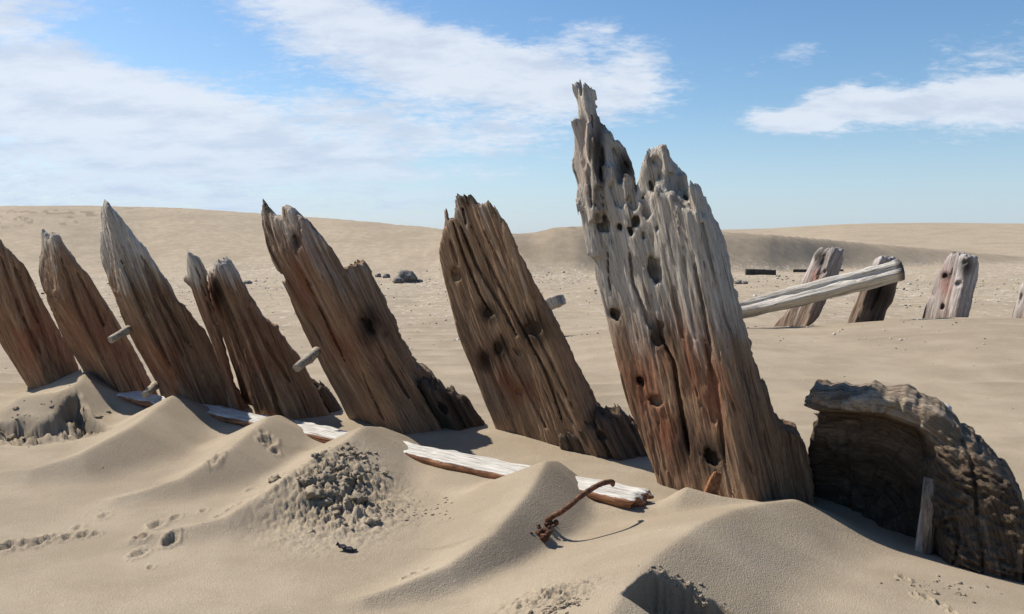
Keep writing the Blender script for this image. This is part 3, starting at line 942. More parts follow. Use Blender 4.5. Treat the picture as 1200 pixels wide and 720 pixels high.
# --- second rib
A2, B2 = yaw_ab(600)
T2, FR2 = rib((640, 528), 3.6, 'straight brown ship rib with long checks and square broken top, left of the tallest', M_WOOD, [
    dict(poly=[(512, 241), (514, 238), (519, 240), (520, 253), (526, 251), (527, 240), (526, 224), (529, 215), (534, 215), (538, 221), (545, 219), (553, 226), (560, 233), (568, 236), (573, 234), (582, 242), (590, 256), (595, 262), (610, 296), (632, 340), (655, 384), (664, 398), (668, 409), (682, 434), (702, 472), (740, 545), (740, 600), (600, 600), (575, 532), (562, 498), (545, 452), (525, 405), (511, 352), (503, 318), (502, 297), (508, 276), (513, 262)],
         edge=[(586, 246), (640, 390), (690, 510)], a=A2, b=B2, left=[(506, 300), (578, 540)], right=[(596, 262), (702, 472)], ragged=0.008, k=0.022, kc=0.02),
], [
    ([(521, 326)], 13, 0.03), ([(565, 372), (567, 378)], 15, 0.05), ([(622, 380), (626, 395)], 17, 0.05), ([(559, 430), (562, 446)], 12, 0.05), ([(580, 412), (578, 424)], 11, 0.05), ([(603, 470), (608, 476)], 10, 0.04), ([(605, 420)], 8, 0.03),
    ([(522, 258), (535, 300), (556, 350), (570, 372)], 7, 0.08), ([(532, 262), (552, 312), (590, 372), (604, 398)], 8, 0.07), ([(546, 262), (580, 330), (610, 385), (640, 440), (660, 500)], 6, 0.06), ([(566, 272), (600, 340), (640, 415), (672, 480)], 4, 0.04), ([(536, 240), (540, 262)], 6, 0.15),
    ([(584, 400), (600, 440), (622, 480), (640, 515)], 6, 0.05), ([(596, 420), (625, 475)], 5, 0.04), ([(512, 345), (535, 400)], 4, 0.03), ([(576, 470), (600, 515)], 5, 0.03), ([(640, 440), (672, 500)], 6, 0.04), ([(556, 300), (572, 340)], 3, 0.03), ([(516, 280), (526, 312)], 4, .04),
], 0.0065, 8, lean=[(545, 240), (595, 380), (652, 530)], weather=((545, 120), (590, 420), 0.62), rusts=[(585, 465, 16, 22), (606, 474, 26, 18), (560, 440, 16, 20)],
    stains=[(566, 374, 15, 16), (624, 388, 20, 22), (560, 438, 14, 20), (582, 418, 12, 18), (545, 225, 20, 14)], groove=0.009)

# --- third rib
A3, B3 = yaw_ab(450)
T3, FR3 = rib((460, 500), 4.1, 'broad brown ship rib with horned top and a pale peg low on its left edge', M_WOOD, [
    dict(poly=[(297, 230), (300, 226), (304, 232), (312, 243), (319, 251), (326, 250), (330, 241), (336, 238), (344, 242), (352, 247), (364, 256), (373, 269), (382, 280), (398, 298), (402, 306), (420, 330), (470, 420), (500, 460), (540, 540), (540, 580), (430, 580), (398, 494), (381, 462), (366, 430), (346, 394), (325, 360), (314, 326), (303, 292), (297, 264), (296, 245)],
         edge=[(349, 252), (360, 296), (390, 352), (416, 400), (441, 451), (480, 520)], a=A3, b=B3 * 0.7, left=[(297, 250), (395, 490)], right=[(372, 268), (500, 480)], ragged=0.02, k=0.025, kc=0.02),
    dict(poly=[(400, 320), (406, 312), (410, 310), (416, 305), (424, 304), (431, 311), (436, 324), (443, 340), (450, 350), (454, 362), (464, 380), (470, 398), (481, 416), (490, 433), (500, 436), (508, 442), (516, 456), (540, 520), (540, 580), (450, 580), (420, 400)],
         edge=[(400, 320), (470, 470)], a=0.5, b=0.8, d0=0.10, th=0.16, k=0.02, ragged=0.02, front=False),
], [
    ([(344, 278), (346, 292)], 13, 0.06), ([(317, 328)], 10, 0.06), ([(332, 320), (338, 335)], 8, 0.03), ([(432, 382)], 11, 0.05), ([(452, 396)], 8, 0.05), ([(360, 335)], 7, .03),
    ([(305, 262), (325, 320), (352, 372), (372, 410)], 6, 0.04), ([(335, 270), (352, 320), (376, 372), (402, 430)], 7, 0.05), ([(320, 270), (340, 330), (365, 380)], 4, 0.03), ([(385, 430), (400, 470), (410, 500)], 8, 0.05), ([(425, 440), (450, 500)], 8, 0.05), ([(400, 370), (430, 430)], 5, 0.04),
    ([(375, 330), (395, 370)], 4, 0.03), ([(418, 340), (440, 380)], 5, 0.15), ([(450, 420), (480, 470)], 6, 0.2),
], 0.0075, 14, pegs=[((372, 412), 0.14, (347, 432), 0.0, 6.4)], lean=[(325, 250), (390, 380), (460, 500)], weather=((372, 200), (385, 420), 0.68),
    rusts=[(395, 410, 40, 30), (350, 330, 20, 60)], stains=[(344, 284, 9, 14), (300, 240, 8, 14), (432, 384, 14, 24)], groove=0.009)

# --- fourth rib: a thin slab beside a block
A4, B4 = yaw_ab(310)
T4, FR4 = rib((320, 478), 4.6, 'short ship rib with a thin split sliver standing apart from its grey-tipped block', M_WOOD, [
    dict(poly=[(241, 320), (247, 317), (251, 309), (257, 304), (265, 300), (271, 303), (278, 314), (284, 328), (293, 345), (303, 361), (308, 372), (325, 380), (331, 392), (340, 405), (351, 417), (364, 443), (400, 510), (300, 540), (283, 488), (272, 450), (258, 410), (245, 365), (240, 335)],
         edge=[(262, 330), (290, 390), (318, 450), (335, 490)], a=A4, b=B4, left=[(241, 325), (288, 490)], right=[(272, 305), (362, 440)], ragged=0.03, k=0.025),
    dict(poly=[(217, 300), (218, 290), (222, 295), (230, 300), (237, 308), (242, 318), (246, 345), (262, 400), (290, 500), (270, 500), (263, 445), (247, 400), (233, 368), (221, 338), (213, 331), (212, 326), (218, 322)],
         edge=[(222, 300), (280, 490)], a=1.6, b=0.6, d0=0.04, th=0.08, k=0.02, ragged=0.0, front=False, ku=0.01),
    dict(poly=[(246, 338), (252, 332), (262, 330), (272, 334), (276, 342), (310, 440), (330, 500), (300, 500), (262, 400)],
         edge=[(268, 335), (325, 490)], a=A4, b=1.0, d0=-0.02, th=0.10, k=0.02, ragged=0.01, ku=0.012),
], [
    ([(260, 345), (285, 400), (305, 450)], 5, 0.05), ([(275, 350), (300, 410), (325, 470)], 6, 0.05), ([(250, 350), (265, 400), (290, 470)], 4, 0.04), ([(290, 360), (320, 420)], 5, 0.05), ([(228, 312), (250, 380)], 3, .05), ([(310, 400), (340, 450)], 5, .06),
], 0.0085, 21, lean=[(250, 310), (320, 478)], weather=((262, 308), (278, 352), 0.95), rusts=[(290, 440, 36, 50), (250, 350, 12, 30)], stains=[(252, 345, 8, 20)], groove=0.010)

# --- fifth rib
A5, B5 = yaw_ab(215)
T5, FR5 = rib((222, 466), 4.85, 'ship rib with a pale pointed tip and pegs sticking from its left edge', M_WOOD, [
    dict(poly=[(116, 243), (119, 236), (123, 232), (128, 235), (133, 243), (141, 251), (150, 263), (156, 273), (163, 282), (174, 288), (176, 296), (181, 304), (189, 318), (197, 329), (203, 340), (208, 352), (217, 360), (225, 372), (240, 386), (256, 416), (290, 480), (290, 520), (200, 520), (180, 454), (165, 424), (150, 398), (132, 369), (119, 350), (121, 338), (116, 318), (113, 300), (113, 280), (117, 266)],
         edge=[(130, 262), (136, 290), (149, 348), (180, 405), (212, 462)], a=A5, b=B5, left=[(114, 280), (182, 455)], right=[(157, 272), (258, 420)], ragged=0.02, k=0.025, kc=0.02),
], [
    ([(116, 350), (146, 349)], 4, 0.05), ([(125, 270), (132, 330)], 4, 0.03), ([(140, 300), (170, 370), (200, 430)], 5, 0.05), ([(135, 360), (160, 410), (185, 450)], 4, 0.04), ([(165, 300), (195, 360), (225, 410)], 6, 0.06), ([(150, 285), (165, 320)], 4, .04), ([(180, 350), (215, 420)], 5, .05),
], 0.0085, 33, pegs=[((152, 386), 0.13, (129, 399), 0.04, 5.0), ((182, 452), 0.15, (170, 463), -0.05, 5.0)],
    lean=[(130, 250), (222, 466)], weather=((130, 270), (150, 365), 0.95), rusts=[(185, 440, 30, 40)], stains=[], groove=0.009)

# --- sixth rib
A6, B6 = yaw_ab(140)
T6, FR6 = rib((135, 447), 5.4, 'ship rib with a worn double tip, second from the left edge of the photo', M_WOOD, [
    dict(poly=[(44, 272), (48, 265), (52, 268), (55, 274), (62, 269), (68, 270), (75, 281), (83, 293), (90, 305), (98, 314), (111, 315), (113, 327), (120, 338), (132, 362), (150, 395), (172, 436), (200, 490), (120, 490), (90, 436), (71, 405), (53, 371), (39, 347), (41, 335), (43, 310), (45, 296), (46, 281)],
         edge=[(62, 276), (69, 322), (74, 350), (98, 390), (128, 440)], a=A6, b=B6, left=[(43, 290), (92, 440)], right=[(75, 280), (172, 436)], ragged=0.025, k=0.025, kc=0.02),
], [
    ([(42, 348), (72, 350)], 3, 0.05), ([(55, 290), (62, 340)], 3, 0.03), ([(70, 300), (90, 360), (120, 420)], 4, 0.05), ([(62, 365), (90, 415)], 4, 0.04), ([(90, 320), (125, 390)], 5, 0.06),
], 0.0095, 41, lean=[(62, 275), (135, 447)], weather=((60, 270), (76, 350), 0.7), rusts=[(100, 400, 30, 40)], stains=[], groove=0.009)

# --- seventh rib, cut by the frame
A7, B7 = yaw_ab(50)
T7, FR7 = rib((48, 437), 6.0, 'dark ship rib at the left edge of the photo, cut off by the frame', M_WOOD, [
    dict(poly=[(-14, 275), (-6, 268), (0, 278), (8, 289), (21, 298), (30, 308), (39, 316), (44, 338), (64, 376), (88, 420), (105, 470), (40, 470), (10, 425), (-14, 380), (-30, 340), (-26, 300)],
         edge=[(-8, 290), (10, 360), (45, 430)], a=A7 * 0.8, b=B7, left=[(-25, 300), (12, 430)], right=[(8, 285), (90, 425)], ragged=0.03, k=0.025, kc=0.02),
], [([(0, 300), (25, 370), (50, 420)], 5, 0.05), ([(15, 310), (45, 380)], 5, 0.05), ([(-10, 330), (12, 390)], 4, .05)],
    0.0105, 52, lean=[(-8, 275), (48, 437)], weather=((0, 180), (20, 380), 0.4), rusts=[(30, 400, 30, 40)], stains=[], groove=0.009)


# ------------------------------------------------------------------ free carved solids
def field_mesh(name, lo, hi, h, fn):
    """mesh of any signed field fn(x, y, z) in a box"""
    ax = [np.arange(lo[i] - 2 * h, hi[i] + 3 * h, h, dtype=np.float32) for i in range(3)]
    X, Y, Z = np.meshgrid(*ax, indexing='ij')
    F = fn(X, Y, Z).astype(np.float32)
    F[0], F[-1], F[:, 0], F[:, -1], F[:, :, 0], F[:, :, -1] = 1, 1, 1, 1, 1, 1
    V, Q = surface_nets(F, [a[0] for a in ax], h)
    return mesh_np(name, V, Q), V


def wood_attrs(me, V, grain, weather=0.2, rust=0.0, stain_shade=0.0):
    n = len(V)
    attr(me, 'grain', grain, 'FLOAT_VECTOR')
    for k, v in (('weather', weather), ('rust', rust), ('stain_shade', stain_shade)):
        attr(me, k, np.zeros(n) + v)


# --- rotten stumps between the ribs
SG = 'rotten stumps between the ribs'
rib((545, 522), 4.15, 'dark rotten stump between the horned rib and the straight brown rib', M_ROT, [
    dict(poly=[(462, 452), (470, 444), (478, 440), (486, 446), (494, 437), (503, 442), (509, 436), (516, 447), (524, 452), (529, 450), (535, 460), (542, 457), (549, 466), (556, 478), (566, 492), (578, 510), (605, 560), (620, 600), (490, 600), (450, 500)],
         edge=[(500, 440), (545, 520)], a=0.8, b=0.7, left=[(455, 440), (500, 530)], right=[(540, 440), (605, 540)], ragged=0.05, k=0.03)],
    [([(480, 446), (510, 500)], 7, .06), ([(515, 450), (545, 505)], 8, .06), ([(535, 470), (560, 520)], 6, .05), ([(520, 480)], 10, .05)], 0.009, 83, group=SG, lean=[(500, 440), (548, 530)], weather=((500, 300), (545, 520), 0.4), groove=0.016)
rib((730, 560), 3.55, 'dark rotten stump between the straight brown rib and the tallest rib', M_ROT, [
    dict(poly=[(650, 512), (657, 503), (664, 498), (671, 500), (677, 489), (684, 484), (690, 487), (697, 474), (706, 470), (712, 477), (720, 471), (731, 481), (741, 487), (756, 505), (775, 535), (810, 610), (815, 640), (700, 640), (655, 560)],
         edge=[(690, 480), (735, 560)], a=0.7, b=0.8, left=[(640, 490), (690, 590)], right=[(730, 470), (800, 580)], ragged=0.05, k=0.03)],
    [([(668, 503), (700, 560)], 7, .06), ([(692, 490), (725, 555)], 8, .06), ([(715, 480), (750, 545)], 6, .05), ([(705, 512)], 10, .05)], 0.008, 89, group=SG, lean=[(690, 470), (735, 560)], weather=((700, 300), (735, 560), 0.4), groove=0.016)
rib((385, 492), 4.75, 'low dark stump behind the foot of the split short rib', M_ROT, [
    dict(poly=[(343, 466), (350, 452), (357, 455), (364, 442), (371, 447), (378, 442), (386, 455), (396, 470), (415, 510), (440, 560), (370, 560)],
         edge=[(365, 445), (395, 500)], a=1.2, b=0.6, left=[(342, 450), (365, 510)], right=[(385, 445), (430, 520)], ragged=0.05, k=0.03)],
    [([(360, 455), (385, 495)], 6, .05)], 0.010, 97, group=SG, lean=[(362, 440), (395, 500)], weather=((370, 300), (390, 490), 0.4), groove=0.014)

# --- worm eaten knee at the right
FK = Frame(1075, 3.0)
OUT = FK.pts([(944, 470), (950, 462), (985, 460), (1040, 463), (1066, 466), (1085, 478), (1100, 484), (1120, 498), (1150, 528), (1172, 548), (1190, 572), (1206, 604), (1222, 650), (1230, 720), (930, 720), (934, 560), (940, 515), (946, 508), (942, 500), (952, 498), (940, 491), (951, 488), (938, 481), (950, 479)])
RIM = FK.pts([(940, 470), (985, 468), (1040, 472), (1085, 488), (1120, 512), (1150, 540), (1175, 568), (1192, 605), (1205, 660), (1212, 720)])


def knee(X, Y, Z):
    x2, z2 = X[:, 0, :], Z[:, 0, :]
    s2 = poly_sdf(x2, z2, OUT)
    rd, rt, _ = seg_dist(x2, z2, RIM)
    # front face: rim stands out, hollow behind it, the right limb comes forward
    band = FK.m(13) + FK.m(52) * sstep(rt, 0.36, 0.62)
    hol = sstep(rd, band, band + FK.m(16) + FK.m(22) * sstep(rt, .35, .6))
    front = 0.02 - 0.12 * sstep(rt, 0.30, 0.85) + 0.06 * (1 - sstep(rt, 0, 0.2)) + hol * (0.15 + 0.10 * sstep(z2, 0.25, -0.1) + 0.025 * perlin(x2 * 9, z2 * 9, 8.0) + 0.012 * np.abs(perlin(x2 * 30, z2 * 20, 8.0)))
    # break up the limb into worm eaten blocks
    L = rt * 1.05
    sv = z2 * 1.0 + x2 * (0.45 - 0.1 * sstep(rt, .5, .9)) + 0.018 * perlin(x2 * 7, z2 * 7, 1.0)
    saw = (sv * 38 + 0.5 * perlin(x2 * 30, z2 * 12, 3.0)) % 1.0
    pass
    strata = 0.011 * (0.5 + 0.9 * sstep(perlin(x2 * 6, z2 * 9, 4.0), -0.3, 0.4)) * sstep(saw, 0.0, 0.75) * sstep(saw, 1.0, 0.88) * (0.5 + sstep(perlin(x2 * 16, sv * 38, 5.0), -0.3, 0.4))
    n1 = perlin(L * 21 + 2.0 * perlin(x2 * 9, z2 * 9, 2.0), rd * 6, 1.0)
    rid = -0.020 * np.abs(n1) * (1 - hol)
    vv = rd * 44 + 1.6 * perlin(L * 7, rd * 14, 3.0)
    crk = 0.02 * sstep(np.abs(perlin(x2 * 11 + 3, z2 * 4 - x2 * 5, 2.5)), 0.10, 0.0) + 0.012 * fbm(x2 * 24, z2 * 40, 1.0, 3)
    lay = crk / 0.4 + 0.022 * np.abs(perlin(rd * 46 + 1.2 * perlin(L * 6, rd * 9, 1.0), L * 5, 6.0)) + 0.010 * np.abs(perlin(L * 9, vv, 6.0)) + 0.008 * np.abs(perlin(L * 32, vv * 1.5, 2.0))
    limb = sstep(rt, 0.30, 0.55) * (1 - hol)
    front = front + rid * (1 - 0.75 * limb) + 0.4 * lay * limb - strata * limb
    s2 = s2 + 0.013 * (perlin(L * 22 + 1.5 * perlin(x2 * 9, z2 * 9, 2.0), rd * 6, 1.0)) + 0.006 * perlin(L * 60, rd * 30, 5.0)
    back = 0.30 + 0 * front
    F = smax((front[:, None, :] - Y) * 0.8, Y - np.maximum(back, front + 0.06)[:, None, :], 0.02)
    F = smax(F, s2[:, None, :] + 0 * Y, 0.045)
    F = F + 0.006 * perlin(X * 34, Y * 34, Z * 34) + 0.012 * perlin(X * 9, Y * 9, Z * 9 + 4)
    return F


me, V = field_mesh('knee', (OUT[:, 0].min(), -0.16, FK.uz(1075, 700)[1]), (OUT[:, 0].max(), 0.46, OUT[:, 1].max()), 0.0055, knee)
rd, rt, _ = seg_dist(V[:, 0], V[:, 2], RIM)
wood_attrs(me, V, np.stack([rd * 1.2, V[:, 1], rt * 0.9], 1), 0.55 * sstep(rt, 0.95, 0.25) * sstep(rd, 0.12, 0.03), 0.0, 0.55 * sstep(rd, 0.10, 0.24))  # hollow's shade painted into the colour away from the rim
zb = FK.uz(1075, 640)[1]
V[:, 2] -= zb
me.vertices.foreach_set('co', V.astype(np.float32).ravel())
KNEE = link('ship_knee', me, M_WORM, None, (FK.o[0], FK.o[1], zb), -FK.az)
tag(KNEE, 'curved worm-eaten timber with a ridged rim, half buried right of the tallest rib', 'ship timber')

# pale stub standing inside it
u0, z0 = FK.uz(1083, 640)
u1, z1 = FK.uz(1092, 563)
me = tube([(u0 - 0.012, 0.0, z0 - 0.14), (u0, 0.0, z0), ((u0 + u1) / 2 + 0.003, 0.012, (z0 + z1) / 2), (u1, 0.03, z1)], [0.027, 0.027, 0.028, 0.025], 9, 0.08, 4)
V = np.array([v.co[:] for v in me.vertices])
wood_attrs(me, V, V, 0.55, 0, 0)
V[:, 2] -= z0
me.vertices.foreach_set('co', V.astype(np.float32).ravel())
tag(link('wooden_stake', me, M_WOOD, None, (FK.o[0], FK.o[1], z0), -FK.az), 'pale grey wooden stake standing in the hollow of the worm-eaten timber', 'stake')
# pale lump behind its rim
p = Frame(1105, 3.25)
me = lump_mesh(3, 2, (0.035, 0.03, 0.03), 0.2)
uu, zz = p.uz(1104, 482)
tag(link('pale_stone', me, M_PALE, None, p.world(uu, 0, zz), 0.3), 'pale stone caught on top of the worm-eaten timber rim', 'stone')

# --- long painted plank along the feet of the ribs
pa, pb = on_plane(120, 466, 0.0), on_plane(752, 598, 0.0)
L = math.dist(pa, pb)
ang = math.atan2(pb[1] - pa[1], pb[0] - pa[0])
Wd, Th = 0.155, 0.042


def plank(X, Y, Z):
    bow = 0.015 * np.sin(X / L * math.pi)
    yy = Y - bow
    F = smax(smax(np.abs(yy) - Wd / 2 + 0.014 * perlin(X * 4, 1.0, Z * 8) + 0.010 * sstep(Z, 0.0, -0.04) * 2, np.abs(Z) - Th / 2 + 0.004 * perlin(X * 6, Y * 10, 2.0), 0.012), np.abs(X - L / 2) - L / 2 + 0.05 * perlin(Y * 30, Z * 30, 3.0), 0.01)
    F = F + 0.004 * np.abs(perlin(X * 6, Y * 60, Z * 60)) + 0.004 * perlin(X * 14, Y * 24, Z * 24)
    # gaps broken out of the outer edge
    return F


me, V = field_mesh('plank', (0, -Wd / 2 - 0.02, -Th / 2), (L, Wd / 2 + 0.03, Th / 2), 0.0085, plank)
me.update()
nz = np.empty(len(V) * 3, np.float32)
me.vertices.foreach_get('normal', nz)
nz = nz.reshape(-1, 3)[:, 2]
wood_attrs(me, V, V, sstep(nz, 0.35, 0.75) * 0.75)
pz = 0.037
tag(link('painted_plank', me, M_PAINT, None, (pa[0], pa[1], pz), ang), 'long plank with peeling white paint and orange edges, lying along the feet of the ribs', 'plank')

# ------------------------------------------------------------------ far side of the wreck
FG = 'broken ship ribs in the far row'
fw = dict(groove=0.02, ragged=0.03)
rib((930, 378), 9.6, 'far ship rib with the propped grey plank across it, nearest the tallest rib', M_FAR, [
    dict(poly=[(955, 295), (962, 289), (970, 290), (980, 288), (990, 291), (991, 300), (989, 320), (982, 332), (970, 350), (960, 372), (945, 385), (935, 420), (900, 420), (905, 385), (922, 368), (935, 340), (947, 315)],
         edge=[(976, 292), (944, 385)], a=1.3, b=0.8, left=[(957, 295), (908, 385)], right=[(992, 295), (955, 385)], ragged=0.03, k=0.03, dmax=0.9)],
    [([(966, 319)], 4, 0.1), ([(968, 296), (958, 330)], 5, 0.08), ([(958, 296), (958, 306)], 6, .06)], 0.016, 61, group=FG, lean=[(973, 290), (928, 385)], weather=((965, 310), (930, 420), 0.7), rusts=[(955, 325, 5, 10)], stains=[(961, 302, 6, 12)], sink=0.3, **fw)
rib((1022, 368), 10.0, 'far ship rib mostly hidden behind the raised end of the grey plank', M_FAR, [
    dict(poly=[(1026, 303), (1034, 299), (1048, 301), (1056, 308), (1054, 330), (1048, 355), (1040, 364), (1030, 400), (985, 400), (995, 370), (1004, 350), (1014, 320)],
         edge=[(1032, 305), (1004, 375)], a=1.3, b=0.8, left=[(1024, 303), (994, 375)], right=[(1058, 305), (1040, 375)], ragged=0.02, k=0.03, dmax=0.9)],
    [([(1035, 330), (1020, 365)], 5, 0.1)], 0.017, 67, group=FG, lean=[(1040, 300), (1015, 375)], weather=((1035, 300), (1030, 325), 0.8), stains=[(1030, 345, 16, 20)], sink=0.3, **fw)
rib((1105, 366), 9.6, 'far ship rib standing free with a rust streak and a dark right side', M_FAR, [
    dict(poly=[(1110, 299), (1115, 294), (1120, 295), (1126, 295), (1134, 297), (1146, 298), (1149, 308), (1147, 325), (1142, 345), (1134, 375), (1125, 400), (1075, 400), (1083, 362), (1090, 345), (1100, 318)],
         edge=[(1134, 299), (1118, 380)], a=1.3, b=0.8, left=[(1110, 298), (1082, 370)], right=[(1150, 300), (1134, 375)], ragged=0.03, k=0.03, dmax=0.9)],
    [([(1108, 325)], 5, 0.1), ([(1124, 333)], 5, 0.1), ([(1105, 361)], 4, 0.1), ([(1090, 346), (1093, 351)], 9, 0.1), ([(1129, 310), (1134, 305)], 7, .08), ([(1120, 300), (1112, 340)], 3, .06)], 0.016, 71, group=FG, lean=[(1128, 296), (1108, 375)], weather=((1120, 350), (1110, 420), 0.8), rusts=[(1108, 335, 6, 20)], stains=[(1108, 324, 5, 5), (1132, 312, 8, 10)], sink=0.3, **fw)
rib((1200, 374), 9.4, 'far ship rib cut off by the right edge of the photo', M_FAR, [
    dict(poly=[(1194, 335), (1200, 330), (1215, 328), (1228, 334), (1226, 360), (1215, 400), (1180, 400), (1185, 370), (1192, 350)],
         edge=[(1212, 330), (1205, 375)], a=1.3, b=0.8, left=[(1194, 335), (1184, 372)], right=[(1228, 335), (1220, 372)], ragged=0.03, k=0.03, dmax=0.9)],
    [([(1198, 345), (1194, 360)], 4, 0.1)], 0.017, 77, group=FG, lean=[(1212, 330), (1202, 375)], weather=((1205, 330), (1200, 420), 0.9), sink=0.3, **fw)

# the grey plank propped on them: two boards of one split balk
FP = Frame(965, 8.95)
ua, za = FP.uz(772, 389)
ub, zb_ = FP.uz(1058, 316)
LP = math.hypot(ub - ua, zb_ - za)
tl = math.atan2(zb_ - za, ub - ua)


def balk(X, Y, Z):
    w = 0.055 + 0.022 * sstep(X, LP * 0.30, LP * 0.62)
    F = smax(smax(np.abs(Y) - 0.075 + 0.01 * perlin(X * 3, 1.0, Z * 6), np.abs(Z) - w * 1.1 + 0.012 * perlin(X * 3, Y * 8, 3.0), 0.012), np.abs(X - LP / 2) - LP / 2 + 0.03 * perlin(Y * 20, Z * 20, 3.0), 0.02)
    split = np.abs(Z - 0.006 + 0.05 * (X / LP - 0.6) + 0.012 * perlin(X * 3.5, 0.0, 1.0)) - 0.007 - 0.010 * sstep(X, LP * 0.3, LP)
    F = smax(F, -np.maximum(split, Y + 0.055), 0.01)
    kn = np.hypot(X - LP * 0.83, Z + 0.015) - 0.03
    F = smax(F, -np.maximum(kn, Y + 0.06), 0.01)
    return F + 0.008 * np.abs(perlin(X * 3, Y * 30, Z * 30)) + 0.006 * perlin(X * 6, Y * 14, Z * 14)


me, V = field_mesh('balk', (0, -0.11, -0.13), (LP, 0.11, 0.13), 0.011, balk)
wood_attrs(me, V, np.stack([V[:, 2], V[:, 1], V[:, 0]], 1), 0.95 - 0.5 * sstep(V[:, 2], -0.07, -0.11), 0, 0.9 * np.exp(-((V[:, 0] - LP) / 0.06) ** 2))
o = link('grey_plank', me, M_GREYPLANK, None, FP.world(ua, 0, za), 0)
o.matrix_world = Matrix.Translation(FP.world(ua, 0, za)) @ Matrix.Rotation(-FP.az, 4, 'Z') @ Matrix.Rotation(-tl, 4, 'Y') @ Matrix.Rotation(math.radians(-38), 4, 'X')
tag(o, 'long silver-grey split plank propped slanting across the two left far ribs', 'plank')


def bar(base, R, w, hgt, dep, label, name, mat, rz=0.0, tilt=0.0, seed=0, cat='timber'):
    """a squared log end or balk lying on the sand"""
    fr = Frame(base[0], R)
    u_, z_ = fr.uz(*base)
    if R > 10:
        P_ = px_ground(*base)
        fr = Frame(base[0], math.hypot(P_[0], P_[1]))
        u_, z_ = 0.0, P_[2] - 0.02

    def fn(X, Y, Z):
        F = smax(smax(np.abs(X) - w / 2, np.abs(Y) - dep / 2, 0.006), np.abs(Z - hgt / 2) - hgt / 2, 0.006)
        return F + 0.015 * w * perlin(X * 9 / w ** 0.5 + seed, Y * 9, Z * 9) + 0.03 * hgt * perlin(X * 30, Y * 30, Z * 30)
    me, V = field_mesh(name, (-w / 2, -dep / 2, 0), (w / 2, dep / 2, hgt), min(w, hgt) / 12, fn)
    wood_attrs(me, V, V, 0.5)
    o = link(name, me, mat, None, fr.world(u_, 0, z_), 0)
    o.rotation_euler = (0, tilt, -fr.az + rz)
    return tag(o, label, cat)


bar((891, 322), 27, 0.95, 0.19, 0.3, 'black balk lying on the plain just right of the tallest rib', 'dark_balk', M_DARK, 0.1, 0.03, 1)
bar((940, 319), 29, 0.62, 0.12, 0.3, 'small black balk end on the plain behind the left far rib', 'dark_balk', M_DARK, -0.1, 0.0, 2)
bar((983, 318), 30, 0.30, 0.09, 0.3, 'short grey balk end on the plain, right of the left far rib', 'dark_balk', M_DARK, -0.1, 0.0, 5)
o = bar((643, 364), 8.0, 0.34, 0.10, 0.16, 'square timber end with a pale top, jutting out behind the straight brown rib', 'timber_end', M_GREYPLANK, -0.5, -0.38, 3)

# dark boulder and small stones on the plain
GS = 'stones on the plain between the ribs'
for k, (px, py, w, h_, lab) in enumerate([
        (476, 331, 12, 10, 'largest dark boulder on the plain, right of the horned rib'), (467, 332, 7, 5, 'flat dark stone leaning on the left of the boulder'),
        (453, 326, 5, 3.5, 'small dark stone left of the boulder'), (443, 325, 4, 3, 'smallest dark stone, farthest left of the boulder'),
        (492, 331, 4, 2.5, 'small flat stone right of the boulder'), (290, 333, 6, 3, 'dark stone on the plain behind the split short rib'),
        (865, 333, 5, 3, 'dark stone on the plain close right of the tallest rib'), (873, 333, 4, 2.5, 'small brown stone below the black balk')]):
    P = px_ground(px, py)
    dist = math.hypot(P[0], P[1])
    s = dist / FPX
    me = lump_mesh(k + 2, 3, (w * s * 0.95, w * s * 0.8, h_ * s * 0.95), 0.22)
    tag(link('stone', me, M_STONE, None, (P[0], P[1], P[2] + h_ * s * 0.45), k), lab, 'stone', GS)

# ------------------------------------------------------------------ small things in the near sand
# bent iron rod
def pr(px, py, z):
    p = on_plane(px, py, z)
    return (p[0], p[1], z)


B0 = px_ground(641, 612)
T0 = pr(717, 565, 0.135)
ctrl = [Vector((B0[0], B0[1], B0[2] - 0.03)), Vector((B0[0], B0[1], B0[2] + 0.005)), Vector(pr(662, 597, 0.11)), Vector(pr(680, 582, 0.135)), Vector(pr(697, 571, 0.150)), Vector(pr(708, 566, 0.150)), Vector(T0), Vector(pr(718, 568, 0.12))]
path = []
for i in range(len(ctrl) - 1):
    p0, p1, p2, p3 = ctrl[max(i - 1, 0)], ctrl[i], ctrl[i + 1], ctrl[min(i + 2, len(ctrl) - 1)]
    for k in range(6):
        t = k / 6
        path.append(0.5 * ((2 * p1) + (p2 - p0) * t + (2 * p0 - 5 * p1 + 4 * p2 - p3) * t * t + (3 * p1 - p0 - 3 * p2 + p3) * t ** 3))
path.append(ctrl[-1])
org = Vector(B0)
rod_root = link('iron_rod', None, None, None, org)
tag(rod_root, 'bent rusty iron rod sticking out of the sand over the painted plank', 'iron rod')
link('rod', tube([p - org for p in path], [0.0085] * (len(path) - 1) + [0.007], 10, 0.06, 2), M_RUST, rod_root)
bm = bmesh.new()
rg = random.Random(4)
C0 = px_ground(632, 630)
for k in range(26):
    me = lump_mesh(k, 1, (1, 1, 1), 0.3)
    s = rg.uniform(0.005, 0.015)
    t = rg.random()
    q_ = Vector(B0).lerp(Vector(C0), t) + Vector((rg.gauss(0, 0.016), rg.gauss(0, 0.012), rg.uniform(-0.002, 0.012)))
    n0 = len(bm.verts)
    bm.from_mesh(me)
    bm.verts.ensure_lookup_table()
    for v in bm.verts[n0:]:
        v.co = v.co * s + q_ - org
    bpy.data.meshes.remove(me)
me = bpy.data.meshes.new('rust_crust')
bm.to_mesh(me)
bm.free()
link('rust_crust', me, M_RUSTCLOD, rod_root)

